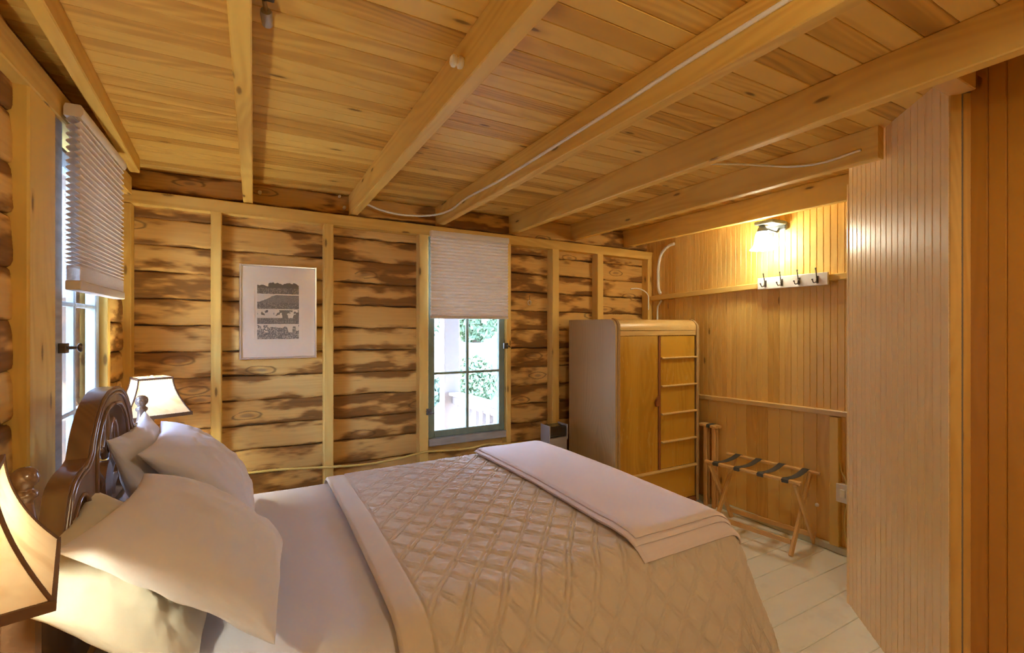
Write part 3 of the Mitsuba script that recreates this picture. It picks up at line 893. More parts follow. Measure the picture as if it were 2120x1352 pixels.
# pillows
def pillow(a, b, thick, center, ex, ey, seed, sag=0.0, ears=0.10):
    """A pillow a x b metres with its long side along ex, short side along ey, bulging along ex x ey; corners drawn out, edges drawn in."""
    ex, ey = np.asarray(ex, float), np.asarray(ey, float)
    ex /= np.linalg.norm(ex); ey -= ex * (ex @ ey); ey /= np.linalg.norm(ey)
    ez = np.cross(ex, ey)
    n = 70
    g = np.sin(np.linspace(-1, 1, n) * np.pi / 2)
    U, V = np.meshgrid(g, g, indexing='ij')
    X = a / 2 * U * (1 - ears * (1 - V ** 2) * U ** 2) 
    Y = b / 2 * V * (1 - ears * (1 - U ** 2) * V ** 2)
    H = thick / 2 * (np.clip(1 - U ** 2, 0, 1) * np.clip(1 - V ** 2, 0, 1)) ** 0.42
    vs = []
    for s in (1, -1):
        w = meshkit.fbm(np.stack([U * 1.6 + seed, V * 1.6, U * 0 + s], -1), 3, seed) - 0.5
        edge = np.maximum(np.abs(U), np.abs(V))
        pk = meshkit.fbm(np.stack([U * 5 + V * 1.5, V * 5 - U * 1.5, U * 0 + seed], -1), 2, seed + 5) - 0.5
        ray = np.sin(np.arctan2(V, U) * 11 + seed) * np.clip(edge - 0.55, 0, 1) * np.clip(1 - edge, 0, 1) * 4
        hh = s * H * (1 + 0.35 * w) + s * 0.026 * pk * np.clip(H / (thick / 2), 0, 1) ** 1.5 + s * 0.006 * ray
        bend = -sag * (Y / (b / 2)) ** 2 - sag * 0.6 * (X / (a / 2)) ** 2
        vs.append((np.asarray(center, float) + X[..., None] * ex + Y[..., None] * ey + (hh + bend)[..., None] * ez).reshape(-1, 3))
    f = grid_faces(n, n)
    nrm = np.cross(vs[0][f[n * 30, 1]] - vs[0][f[n * 30, 0]], vs[0][f[n * 30, 2]] - vs[0][f[n * 30, 0]])
    if nrm @ ez < 0:
        f = f[:, ::-1]
    m = trimesh.Trimesh(np.vstack(vs), np.vstack([f, f[:, ::-1] + n * n]), process=False)
    uv = np.stack([X, Y], -1).reshape(-1, 2)
    return np.array(m.vertices), np.array(m.faces), np.vstack([uv, uv + 3])


PG = 'pillows on the bed'
add('pillow', pillow(0.62, 0.52, 0.18, (-0.118, 1.63, 0.885), (0.08, 1, -0.02), (-0.80, 0.10, 0.60), 3, 0.02), 'mat_pillow', smooth=True,
    label='large white pillow in front, nearest the camera, leaning on the other pillows', cat='pillow', group=PG)
add('pillow', pillow(0.66, 0.50, 0.17, (-0.165, 2.36, 0.905), (-0.04, 1, 0.0), (-0.70, 0.0, 0.72), 4, 0.02), 'mat_pillow', smooth=True,
    label='white pillow in the front row on the window side of the bed', cat='pillow', group=PG)
add('pillow', pillow(0.64, 0.48, 0.11, (-0.265, 1.60, 0.828), (0.02, 1, 0.03), (-0.70, 0.03, 0.74), 6, 0.02), 'mat_pillow_cream', smooth=True,
    label='creased cream pillow in the back row nearest the camera, beside the glowing lamp', cat='pillow', group=PG)
add('pillow', pillow(0.62, 0.46, 0.12, (-0.350, 2.36, 0.90), (0.0, 1, 0.0), (-0.30, 0.0, 0.95), 8, 0.01), 'mat_pillow', smooth=True,
    label='white pillow in the back row at the far side, propped against the headboard', cat='pillow', group=PG)


# ------------------------------------------------------------------ bedside lamps and tables
def loft_square(half, zz, n_side=10, corner=0.10):
    """Rings of a rounded square with half widths per height."""
    th = []
    base = []
    for k in range(4):
        for t in np.linspace(-1, 1, n_side, endpoint=False):
            p = np.array([1.0, t])
            c, s = math.cos(k * math.pi / 2), math.sin(k * math.pi / 2)
            base.append((c * p[0] - s * p[1], s * p[0] + c * p[1]))
    base = np.array(base)
    v = np.vstack([np.column_stack([base * h, np.full(len(base), z)]) for h, z in zip(half, zz)])
    return v, grid_faces(len(zz), len(base), wrap=True)


def bedside_lamp(center, rot, ztab, label, sc=1.0):
    k = thing('table_lamp', label, 'lamp', 'bedside lamps')
    c, s = math.cos(rot), math.sin(rot)
    R = np.array([[c, -s, 0], [s, c, 0], [0, 0, 1]])
    def place(v):
        return np.asarray(v) @ R.T + np.array([center[0], center[1], 0])
    z0, z1 = 1.062, 1.062 + 0.20 * sc
    tt = np.linspace(0, 1, 14)
    hw = (0.078 + (0.150 - 0.078) * (1 - tt) ** 1.75) * sc
    zz = z0 + (z1 - z0) * tt
    v, f = loft_square(hw, zz)
    sh = add('shade', (place(v), f, v[:, :2].copy()), 'mat_shade', k, smooth=35, label='glowing parchment shade')
    for kx, ky in ((1, 1), (-1, 1), (-1, -1), (1, -1)):
        add('seam', tube(place([(kx * h, ky * h, z) for h, z in zip(hw, zz)]), 0.0035, 6, 1), 'mat_shade_trim', sh, smooth=True)
    for h, z, hh in ((hw[0], z0, 0.012), (hw[-1], z1, 0.007)):
        v, f = loft_square([h - 0.004, h + 0.003, h + 0.003, h - 0.004, h - 0.004], [z - hh, z - hh, z + hh * 0.4, z + hh * 0.4, z - hh])
        add('rim', (place(v), orient(v, f), v[:, :2].copy()), 'mat_shade_trim', sh)
    base = [(0.0, ztab), (0.075, ztab), (0.078, ztab + 0.012), (0.06, ztab + 0.025), (0.025, ztab + 0.04), (0.018, ztab + 0.07), (0.035, ztab + 0.12), (0.045, ztab + 0.17), (0.035, ztab + 0.23), (0.016, ztab + 0.28), (0.012, ztab + 0.36), (0.016, ztab + 0.49), (0.0, ztab + 0.49)]
    add('base', lathe(base, (center[0], center[1], 0)), 'mat_bronze', k, smooth=50)
    add('harp', tube([(center[0] + a * R[0, 0], center[1] + a * R[1, 0], z) for a, z in ((0.012, ztab + 0.40), (0.045, 1.12), (0.048, z1 - 0.06), (0.0, z1 + 0.012), (-0.048, z1 - 0.06), (-0.045, 1.12), (-0.012, ztab + 0.40))], 0.002, 5, 5), 'mat_brass', k, smooth=True)
    e = ellipsoid((center[0], center[1], z1 - 0.085), (0.030, 0.030, 0.040), 2)
    add('bulb', e, 'mat_white_plastic', k, smooth=True, emitter={'type': 'area', 'radiance': rgb(*(WARM * BULB))})


bedside_lamp((-0.459, 1.109), math.radians(14), 0.64, 'glowing bedside lamp nearest the camera, cut off by the left edge of the photo')
bedside_lamp((-0.452, 2.96), math.radians(22), 0.64, 'glowing bedside lamp in the far corner by the back wall', 0.90)
for y0, lb in ((0.825, 'wooden nightstand under the near bedside lamp'), (2.80, 'wooden nightstand under the far bedside lamp')):
    k = thing('nightstand', lb, 'nightstand', 'nightstands')
    mb = MB(); timber(mb, (-0.585, y0, 0.615), (-0.25, y0 + 0.38, 0.638), 'y', 0.005); add('top', mb, 'mat_walnut', k)
    mb = MB(); timber(mb, (-0.575, y0 + 0.015, 0.46), (-0.265, y0 + 0.365, 0.615), 'y', 0.003); add('drawer_box', mb, 'mat_walnut', k)
    for xx in (-0.575, -0.305):
        for yy in (y0 + 0.015, y0 + 0.325):
            mb = MB(); timber(mb, (xx, yy, 0.0), (xx + 0.04, yy + 0.04, 0.46), 'z', 0.004); add('leg', mb, 'mat_walnut', k)

# ------------------------------------------------------------------ framed print on the back wall
pf = thing('framed_print', 'framed black and white landscape print with a wide cream mat, hung between two studs', 'picture')
A0, A1, Z0, Z1 = -0.078, 0.370, 1.292, 1.893
PY = 3.378
for lo, hi, ax in (((A0, PY - 0.006, Z0), (A0 + 0.012, PY + 0.022, Z1), 'z'), ((A1 - 0.012, PY - 0.006, Z0), (A1, PY + 0.022, Z1), 'z'), ((A0 + 0.012, PY - 0.006, Z0), (A1 - 0.012, PY + 0.022, Z0 + 0.012), 'x'), ((A0 + 0.012, PY - 0.006, Z1 - 0.012), (A1 - 0.012, PY + 0.022, Z1), 'x')):
    mb = MB(); timber(mb, lo, hi, ax, 0.002); add('frame_side', mb, 'mat_silver', pf)
sq = lambda x0, x1, z0, z1, y: (np.array([(x0, y, z0), (x1, y, z0), (x1, y, z1), (x0, y, z1)]), np.array([[0, 1, 2], [0, 2, 3]]), np.array([(0, 0), (1, 0), (1, 1), (0, 1.0)]))
opening = sbox(A0 + 0.012, Z0 + 0.012, A1 - 0.012, Z1 - 0.012) - sbox(0.005, 1.405, 0.277, 1.812)
add('mat_board', extrude(opening, 0.003, (0, PY + 0.004, 0), (1, 0, 0), (0, 0, 1), (0, 1, 0)), 'mat_mat_board', pf)
add('paper', simple_box((0.0, PY + 0.0085, 1.40), (0.282, PY + 0.011, 1.817)), 'mat_mat_board', pf)
add('print', sq(0.020, 0.262, 1.419, 1.797, PY + 0.0078), 'mat_print', pf, label='printed black and white landscape strips')
add('backing', simple_box((A0 + 0.005, PY + 0.012, Z0 + 0.005), (A1 - 0.005, PY + 0.018, Z1 - 0.005)), 'mat_mat_board', pf)
add('glass', sq(A0 + 0.012, A1 - 0.012, Z0 + 0.012, Z1 - 0.012, PY + 0.0005), 'mat_pane', pf)

# ------------------------------------------------------------------ wardrobe
wd = thing('wardrobe', 'old wooden wardrobe with one door and a column of drawers, standing in the corner', 'wardrobe')
X0, X1, YF, YB, ZT = 2.377, 3.295, 2.70, 3.29, 1.555
prof = [(YB, 0.04), (YF, 0.04), (YF, ZT - 0.07)] + [(YF + 0.07 - 0.07 * math.cos(a), ZT - 0.07 + 0.07 * math.sin(a)) for a in np.linspace(0, math.pi / 2, 8)[1:]] + [(YB, ZT)]
for xx in (X0, X1 - 0.022):
    mb = extrude(Polygon(prof), 0.022, (xx, 0, 0), (0, 1, 0), (0, 0, 1), (1, 0, 0), next_id())
    add('side_panel', mb, 'mat_side_panel', wd, label='greyish brown side panel')
for xx in (X0 + 0.0225, X1 - 0.034):     # rounded corner beads up the front edges
    for k_ in range(2 if xx < 3 else 1):
        xb = xx + 0.006 + k_ * 0.011
        pts = [(xb, YF - 0.002, 0.05), (xb, YF - 0.002, 0.5), (xb, YF - 0.002, 1.0), (xb, YF - 0.002, ZT - 0.075)] + [(xb, YF + 0.07 - 0.073 * math.cos(a), ZT - 0.07 + 0.073 * math.sin(a)) for a in np.linspace(0.2, math.pi / 2, 6)]
        add('corner_bead', tube(pts, 0.0065, 8, 2), 'mat_side_panel', wd, smooth=True)
# rounded top board
arc = [(YF + 0.07 - 0.07 * math.cos(a), ZT - 0.07 + 0.07 * math.sin(a)) for a in np.linspace(0, math.pi / 2, 9)]
topp = Polygon([(YF, ZT - 0.085), (YF, ZT - 0.07)] + arc[1:] + [(YB, ZT), (YB, ZT - 0.02), (YF + 0.085, ZT - 0.02), (YF + 0.03, ZT - 0.06), (YF + 0.025, ZT - 0.085)]).buffer(0)
mb = extrude(topp, X1 - X0 - 0.046, (X0 + 0.023, 0, 0), (0, 1, 0), (0, 0, 1), (1, 0, 0), next_id())
add('top', (mb.get()), 'mat_light_veneer', wd, smooth=30, label='rounded lighter top edge')
mb = MB(); timber(mb, (X0 + 0.024, YF + 0.004, ZT - 0.128), (X1 - 0.024, YF + 0.024, ZT - 0.086), 'x', 0.003); add('top_rail', mb, 'mat_light_veneer', wd)
mb = MB(); timber(mb, (X0 + 0.022, YB - 0.012, 0.05), (X1 - 0.022, YB, ZT - 0.02), 'z', 0.002); add('back_panel', mb, 'mat_side_panel', wd)
XD = 2.838
add('carcass', simple_box((X0 + 0.024, YF + 0.032, 0.05), (X1 - 0.024, YB - 0.014, ZT - 0.09)), 'mat_red_wood', wd)
mb = MB(); timber(mb, (X0 + 0.052, YF + 0.008, 0.352), (XD - 0.010, YF + 0.030, ZT - 0.130), 'z', 0.003)
dk = add('door', mb, 'mat_veneer', wd, label='orange brown veneered door with worn varnish')
hand = Polygon(spline([(0.0, 0.045), (-0.022, 0.035), (-0.042, 0.008), (-0.046, -0.025), (-0.035, -0.040), (-0.016, -0.022), (-0.004, 0.005), (0.0, 0.045)], 6)).buffer(0)
mb = extrude(hand, 0.016, (XD - 0.012, YF - 0.022, 0.905), (1, 0, 0), (0, 0, 1), (0, 1, 0))
mb.put(*tube([(XD - 0.03, YF + 0.009, 0.905), (XD - 0.03, YF - 0.015, 0.905)], 0.008, 8, 1))
add('handle', mb, 'mat_red_wood', dk, smooth=40, label='reddish leaf shaped handle')
mb = MB(); timber(mb, (XD - 0.009, YF, 0.352), (XD + 0.016, YF + 0.03, ZT - 0.130), 'z', 0.004); add('divider', mb, 'mat_red_wood', wd)
lips = [1.248, 1.022, 0.798, 0.573]
edges = [ZT - 0.130] + lips + [0.352]
for i in range(5):
    zt, zb = edges[i], edges[i + 1]
    mb = MB(); timber(mb, (XD + 0.018, YF + 0.012, zb + 0.003), (X1 - 0.036, YF + 0.031, zt - (0.010 if i else 0.002)), 'z', 0.003)
    d_ = add('drawer', mb, 'mat_veneer', wd)
    if i:
        lp = [(0, 0), (0.026, -0.004), (0.030, 0.004), (0.022, 0.012), (0, 0.010)]
        mb = MB(); prism(mb, lp, (XD + 0.018, YF + 0.014, zt - 0.006), (X1 - 0.036, YF + 0.014, zt - 0.006), (0, -1, 0), (0, 0, 1))
        add('lip', mb, 'mat_light_veneer', d_, smooth=30)
mb = MB(); timber(mb, (X0 + 0.052, YF + 0.012, 0.075), (X1 - 0.036, YF + 0.031, 0.335), 'x', 0.003)
d_ = add('drawer', mb, 'mat_veneer', wd, label='wide bottom drawer')
mb = MB(); prism(mb, [(0, 0), (0.026, -0.004), (0.030, 0.004), (0.022, 0.016), (0, 0.014)], (X0 + 0.052, YF + 0.014, 0.338), (X1 - 0.036, YF + 0.014, 0.338), (0, -1, 0), (0, 0, 1))
add('lip', mb, 'mat_light_veneer', d_, smooth=30)
mb = MB(); timber(mb, (X0 + 0.022, YF + 0.006, 0.0), (X1 - 0.022, YF + 0.03, 0.072), 'x', 0.003); add('plinth', mb, 'mat_red_wood', wd)
for xx in (X0 + 0.01, X1 - 0.05):
    mb = MB(); timber(mb, (xx, YB - 0.05, 0.0), (xx + 0.04, YB - 0.01, 0.05), 'z'); add('rear_foot', mb, 'mat_red_wood', wd)

# ------------------------------------------------------------------ luggage racks
lr = thing('luggage_rack', 'open folding wooden luggage rack with black straps, in front of the right wall', 'luggage rack')
RC, RR = np.array([3.185, 2.08]), math.radians(9.5)
ru = np.array([-math.sin(RR), math.cos(RR), 0.0])        # along the rails, away from the camera
rv = np.array([math.cos(RR), math.sin(RR), 0.0])         # towards the wall


def rp(u, v, z):
    return np.array([RC[0], RC[1], 0]) + ru * u + rv * v + np.array([0, 0, z])


HLEN = 0.29
for v_ in (-0.165, 0.165):
    mb = MB(); prism(mb, rect_prof(0.034, 0.020, 0.006), rp(-HLEN - 0.035, v_, 0.49), rp(HLEN + 0.035, v_, 0.49), rv, (0, 0, 1)); add('top_rail', mb, 'mat_rack', lr)
for sgn in (1, -1):
    for u_ in (-HLEN + (0.028 if sgn > 0 else 0.0), HLEN - (0.028 if sgn > 0 else 0.0)):
        p0, p1 = rp(u_, -0.165 * sgn, 0.002), rp(u_, 0.165 * sgn, 0.478)
        d_ = (p1 - p0) / np.linalg.norm(p1 - p0)
        mb = MB(); prism(mb, rect_prof(0.022, 0.036, 0.005), p0, p1, ru, np.cross(d_, ru)); add('leg', mb, 'mat_rack', lr)
    u0 = HLEN - (0.045 if sgn > 0 else 0.012)
    p = lambda u: rp(u, -0.165 * sgn * 0.70, 0.002 + 0.478 * 0.15)
    mb = MB(); prism(mb, rect_prof(0.016, 0.034, 0.004), p(-u0), p(u0), rv, (0, 0, 1)); add('stretcher', mb, 'mat_rack', lr)
for u_ in (-0.235, -0.078, 0.082, 0.238):
    mb = MB()
    pts = []
    for v_ in np.linspace(-0.165, 0.165, 13):
        pts.append(rp(u_, v_, 0.503 - 0.018 * (1 - (v_ / 0.165) ** 2)))
    pts = [rp(u_, -0.184, 0.478), rp(u_, -0.186, 0.500)] + pts + [rp(u_, 0.186, 0.500), rp(u_, 0.184, 0.478)]
    P = np.array(pts)
    N = np.tile([[0, 0, 1.0]], (len(P), 1)); N[:2] = -rv; N[-2:] = rv
    ring = []
    for q, nn in zip(P, N):
        ring += [q - ru * 0.021 + nn * 0.002, q + ru * 0.021 + nn * 0.002, q + ru * 0.021, q - ru * 0.021]
    v = np.array(ring); f = grid_faces(len(P), 4, wrap=True)
    mb.put(v, orient(v - v.mean(0), f))
    add('strap', mb, 'mat_webbing', lr, label='black webbing strap')

fr = thing('luggage_rack', 'folded wooden luggage rack standing on end between the wardrobe and the right wall', 'luggage rack')
for i, (dx, dy) in enumerate(((0.0, 0.0), (0.042, 0.01))):
    for yy in (2.56, 2.64):
        mb = MB(); timber(mb, (3.315 + dx, yy + dy, 0.001), (3.337 + dx, yy + dy + 0.034, 0.66), 'z', 0.005); add('leg', mb, 'mat_rack', fr)
mb = MB(); timber(mb, (3.305, 2.545, 0.66), (3.340, 2.71, 0.684), 'y', 0.007); add('top_rail', mb, 'mat_rack', fr)
mb = MB(); timber(mb, (3.345, 2.545, 0.66), (3.380, 2.71, 0.684), 'y', 0.007); add('top_rail', mb, 'mat_rack', fr)
mb = MB(); timber(mb, (3.304, 2.60, 0.6585), (3.381, 2.635, 0.6865), 'y', 0.003); add('strap', mb, 'mat_webbing', fr, label='black webbing strap')

# ------------------------------------------------------------------ wall lamp, coat hooks, outlet
sc = thing('wall_lamp', 'wall lamp with a bright bell glass shade and dark metal bracket, under the ceiling beam', 'lamp')
LX, LY = 3.245, 2.105
add('backplate', rbox((3.362, LY - 0.10, 2.20), (XB - 0.001, LY + 0.06, 2.265), 0.012), 'mat_grey_metal', sc, smooth=40)
add('canopy', rbox((3.200, LY - 0.11, 2.235), (3.362, LY + 0.035, 2.262), 0.008), 'mat_grey_metal', sc, smooth=40)
add('arm', tube([(3.37, LY - 0.05, 2.215), (3.32, LY - 0.06, 2.185), (3.285, LY - 0.03, 2.20), (LX, LY, 2.215)], 0.008, 8), 'mat_grey_metal', sc, smooth=True)
add('socket', lathe([(0.0, 2.185), (0.030, 2.185), (0.034, 2.195), (0.030, 2.21), (0.018, 2.232), (0.0, 2.236)], (LX, LY, 0)), 'mat_grey_metal', sc, smooth=50)
gl = [(0.034, 2.19), (0.042, 2.175), (0.047, 2.15), (0.051, 2.12), (0.057, 2.095), (0.068, 2.075), (0.084, 2.060), (0.081, 2.059), (0.064, 2.073), (0.053, 2.094), (0.047, 2.12), (0.043, 2.15), (0.038, 2.172), (0.031, 2.186), (0.034, 2.19)]
add('glass_shade', lathe(gl, (LX, LY, 0), n=36), 'mat_white_plastic', sc, smooth=60, emitter={'type': 'area', 'radiance': rgb(*(WARM * SCONCE))}, label='glowing bell shaped glass shade')

hk = thing('coat_hook_board', 'white board with four wire coat hooks on the right wall under the wall lamp', 'coat rack')
HY0, HY1 = 1.706, 2.196
mb = MB(); timber(mb, (3.330, HY0, 1.777), (3.352, HY1, 1.863), 'y', 0.003); add('board', mb, 'mat_white_plastic', hk)
for i in range(4):
    yy = HY1 - 0.062 - i * 0.122
    mb = MB()
    mb.put(*tube([(3.329, yy, 1.800), (3.322, yy, 1.812), (3.318, yy, 1.835), (3.300, yy - 0.008, 1.858), (3.285, yy - 0.012, 1.884)], 0.0032, 7))
    mb.put(*tube([(3.329, yy, 1.835), (3.318, yy, 1.822), (3.312, yy, 1.802), (3.292, yy + 0.004, 1.795), (3.280, yy + 0.006, 1.812)], 0.0032, 7))
    mb.put(*ellipsoid((3.284, yy - 0.012, 1.888), (0.006, 0.006, 0.006), 1))
    mb.put(*ellipsoid((3.279, yy + 0.006, 1.815), (0.006, 0.006, 0.006), 1))
    mb.put(*rbox((3.325, yy - 0.008, 1.792), (3.331, yy + 0.008, 1.842), 0.002))
    add('hook', mb, 'mat_dark_metal', hk, smooth=50, label='dark wire hook')

oc = thing('outlet_box', 'cream electrical outlet box at the foot of the right wall beside the partition', 'outlet')
add('box', rbox((3.345, 1.570, 0.362), (XB - 0.001, 1.654, 0.472), 0.006), 'mat_white_plastic', oc, smooth=40)
add('plate', rbox((3.337, 1.565, 0.357), (3.346, 1.658, 0.477), 0.004), 'mat_white_plastic', oc, smooth=40)
add('socket', rbox((3.330, 1.600, 0.392), (3.338, 1.632, 0.445), 0.008), 'mat_porcelain', oc, smooth=40)
add('cable', tube([(3.385, 1.655, 0.60), (3.383, 1.648, 0.55), (3.384, 1.625, 0.51), (3.38, 1.615, 0.47)], 0.006, 7), 'mat_cable_yellow', smooth=True, label='short yellow cable curling into the top of the outlet box', cat='cable')
add('cable', tube([(3.38, 1.60, 0.36), (3.385, 1.622, 0.31), (3.386, 1.630, 0.22), (3.384, 1.622, 0.12), (3.38, 1.60, 0.055)], 0.006, 7), 'mat_cable_yellow', smooth=True, label='yellow cable hanging from the bottom of the outlet box to the baseboard', cat='cable')
add('door_stop', lathe([(0.0, 0.0), (0.006, 0.0), (0.006, 0.008), (0.012, 0.012), (0.013, 0.018), (0.009, 0.024), (0.0, 0.026)], (XB - 0.0005, 1.80, 0.276), (-1, 0, 0.0)), 'mat_porcelain', smooth=50, label='tiny white round knob low on the right wall behind the open luggage rack', cat='knob')

# ------------------------------------------------------------------ cables, knobs and small hardware
add('cable', tube([(1.2065, -0.30, 2.345), (1.2065, 0.40, 2.341), (1.2065, 0.714, 2.343), (1.2065, 1.082, 2.340), (1.2065, 1.355, 2.332), (1.2065, 1.82, 2.324), (1.2065, 2.322, 2.318), (1.2065, 2.797, 2.330), (1.207, 3.05, 2.315),
                   (1.17, 3.22, 2.312), (1.08, 3.30, 2.307), (0.92, 3.315, 2.300), (0.78, 3.32, 2.318), (0.70, 3.33, 2.345), (0.637, 3.34, 2.362)], 0.0075, 8), 'mat_cable', smooth=True,
    label='long white cable stapled along the third ceiling beam and sagging to the second', cat='cable')
add('cable', tube([(1.902, 1.87, 2.40), (2.10, 1.80, 2.402), (2.33, 1.66, 2.395), (2.44, 1.55, 2.372), (2.468, 1.43, 2.336), (2.468, 1.28, 2.312), (2.468, 1.12, 2.32)], 0.006, 8), 'mat_cable', smooth=True,
    label='white cable drooping between two ceiling beams near the slanting partition', cat='cable')
add('cable', tube([(-0.16, 3.305, 0.605), (-0.115, 3.305, 0.600), (0.147, 3.31, 0.592), (0.388, 3.305, 0.572), (0.681, 3.31, 0.550), (0.90, 3.305, 0.560), (1.09, 3.305, 0.582), (1.25, 3.315, 0.570), (1.46, 3.315, 0.562), (1.62, 3.31, 0.575), (1.81, 3.308, 0.556), (2.01, 3.315, 0.545)], 0.008, 8), 'mat_cable_yellow', smooth=True,
    label='cream cable running low along the back wall under the window', cat='cable')
add('cable', tube([(3.39, 3.05, 2.262), (3.388, 3.12, 2.250), (3.386, 3.20, 2.19), (3.384, 3.235, 2.08), (3.384, 3.24, 1.95), (3.384, 3.235, 1.86), (3.372, 3.20, 1.812)], 0.014, 8), 'mat_cable', smooth=True,
    label='thick cream cable bending down the corner above the upper wall rail', cat='cable')
add('cable', tube([(3.372, 3.19, 1.745), (3.384, 3.225, 1.71), (3.386, 3.25, 1.66), (3.386, 3.252, 1.40)], 0.009, 8), 'mat_cable', smooth=True, label='thin cream cable dropping behind the wardrobe below the upper wall rail', cat='cable')
add('cable', tube([(3.18, 3.392, 1.862), (3.238, 3.375, 1.868), (3.29, 3.345, 1.85), (3.322, 3.31, 1.80), (3.326, 3.308, 1.70), (3.330, 3.312, 1.66)], 0.006, 8), 'mat_cable', smooth=True, label='cream cable stub curving out of the back wall above the wardrobe', cat='cable')

KN = [(0.0, 0.0), (0.017, 0.0), (0.019, 0.004), (0.019, 0.011), (0.013, 0.015), (0.013, 0.021), (0.019, 0.025), (0.019, 0.033), (0.014, 0.038), (0.006, 0.038), (0.005, 0.030), (0.0, 0.030)]
kb = [('insulator_knob', (0.5785, 1.373, 2.333), (-1, 0, 0), 'white porcelain knob on the side of the second ceiling beam', 1.0),
      ('insulator_knob', (0.035, 3.388, 2.352), (0, -1, 0.0), 'small porcelain knob above the top plate beside the leftmost full beam', 0.6),
      ('insulator_knob', (0.547, 3.388, 2.318), (0, -1, 0.0), 'small porcelain knob above the top plate left of the second beam, lower of two', 0.6),
      ('insulator_knob', (0.515, 3.386, 2.392), (0, -1, 0.0), 'small porcelain knob above the top plate left of the second beam, upper of two', 0.5)]
for nm, c, axv, lb, scl in kb:
    add(nm, lathe([(r * scl, h * scl) for r, h in KN], c, axv, 16), 'mat_porcelain', smooth=40, label=lb, cat='insulator', group='porcelain wire knobs')
lc = thing('wire_fitting', 'small metal fitting beside the leftmost full beam at the top edge', 'fitting')
add('bracket', rbox((0.0, 1.36, 2.385), (0.05, 1.44, 2.412), 0.004), 'mat_dark_metal', lc, smooth=40)
add('stem', lathe([(0.0, 0.0), (0.006, 0.0), (0.006, 0.03), (0.0, 0.03)], (0.025, 1.44, 2.388), (0.2, 1, -0.4), 12), 'mat_brass', lc, smooth=40)
add('cap', lathe([(0.0, 0.0), (0.014, 0.0), (0.016, 0.01), (0.014, 0.045), (0.0, 0.048)], (0.03, 1.465, 2.375), (0.1, 1, -0.3), 14), 'mat_silver_paint', lc, smooth=40)
kr = thing('hanging_hook', 'tiny metal hook hanging on the back wall right of the green window', 'hook')
add('wire', tube([(2.035, 3.383, 1.76), (2.03, 3.372, 1.735), (2.028, 3.370, 1.72)], 0.002, 6), 'mat_dark_metal', kr, smooth=True)
add('ring', tube([(2.028 + 0.014 * math.cos(a), 3.370, 1.70 + 0.02 * math.sin(a)) for a in np.linspace(0, 2 * math.pi, 13)], 0.0035, 6, 1), 'mat_silver', kr, smooth=True)

# small appliance by the wardrobe
ht = thing('space_heater', 'small silver upright appliance with a glossy black top, between the bed and the wardrobe', 'heater')
hx, hy = 2.105, 3.12
add('body', rbox((hx - 0.085, hy - 0.07, 0.02), (hx + 0.085, hy + 0.07, 0.625), 0.012), 'mat_silver_paint', ht, smooth=40)
add('cap', rbox((hx - 0.080, hy - 0.066, 0.628), (hx + 0.080, hy + 0.066, 0.712), 0.012), 'mat_black_gloss', ht, smooth=40, label='glossy black top')
for sx in (-1, 1):
    add('side_trim', rbox((hx + sx * 0.083 - 0.005, hy - 0.072, 0.60), (hx + sx * 0.083 + 0.005, hy + 0.06, 0.722), 0.003), 'mat_silver_paint', ht, smooth=40)
add('foot', rbox((hx - 0.09, hy - 0.075, 0.0), (hx + 0.09, hy + 0.075, 0.021), 0.006), 'mat_black_gloss', ht, smooth=40)

# ceiling lamp in the part of the room behind the camera
gl = thing('ceiling_lamp', 'round globe ceiling lamp in the near part of the room', 'lamp')
add('base', lathe([(0.0, CEILZ - 0.002), (0.075, CEILZ - 0.002), (0.075, CEILZ - 0.02), (0.05, CEILZ - 0.035), (0.0, CEILZ - 0.035)], (0.93, -0.45, 0)), 'mat_brass', gl, smooth=40)
add('globe', ellipsoid((0.93, -0.45, CEILZ - 0.115), (0.10, 0.10, 0.085), 3), 'mat_white_plastic', gl, smooth=True, emitter={'type': 'area', 'radiance': rgb(*(WARM * CEIL))})

# ------------------------------------------------------------------ outside
M['mat_ground'] = pr(proc(lambda p, n, uv: mix((0.62, 0.58, 0.52), (0.45, 0.41, 0.35), fbm(p.x * 0.6, p.y * 0.6, 2, octaves=4))), 0.9, 0.1)
M['mat_deck'] = pr((0.42, 0.36, 0.31), 0.7, 0.2)
M['mat_post_paint'] = pr((0.36, 0.32, 0.29), 0.6, 0.25)
M['mat_rail_paint'] = pr((0.52, 0.54, 0.57), 0.6, 0.25)
M['mat_boulder'] = pr(proc(lambda p, n, uv: mix((0.50, 0.46, 0.42), (0.28, 0.26, 0.25), fbm(p.x * 3, p.y * 3, p.z * 3))), 0.9, 0.1)
M['mat_bark'] = pr((0.14, 0.10, 0.07), 0.9, 0.1)
M['mat_car'] = pr((0.03, 0.035, 0.045), 0.2, 0.5)
M['mat_tyre'] = pr((0.02, 0.02, 0.02), 0.8, 0.2)
for nm, c in (('mat_leaf', (0.27, 0.34, 0.19)), ('mat_leaf_pale', (0.36, 0.42, 0.27)), ('mat_leaf_dark', (0.19, 0.25, 0.17))):
    M[nm] = {'type': 'principledthin', 'base_color': rgb(*c), 'roughness': 0.7, 'diff_trans': 0.6, 'spec_trans': 0.0, 'eta': 1.3}
G = np.array([[-60, -60], [60, -60], [60, 3.6], [60, 80], [-60, 80]])
n = 41
gx, gy = np.meshgrid(np.linspace(-70, 90, n), np.linspace(-20, 110, n), indexing='ij')
gz = -0.62 + 0.020 * np.maximum(0, gy - 12) + 0.25 * (meshkit.fbm(np.stack([gx * 0.12, gy * 0.12, gx * 0], -1), 3, 4) - 0.5) * np.clip((gy - 7) / 6, 0, 1)
v = np.stack([gx, gy, gz], -1).reshape(-1, 3)
f = grid_faces(n, n)
if np.cross(v[f[0, 1]] - v[f[0, 0]], v[f[0, 2]] - v[f[0, 0]])[2] < 0:
    f = f[:, ::-1]
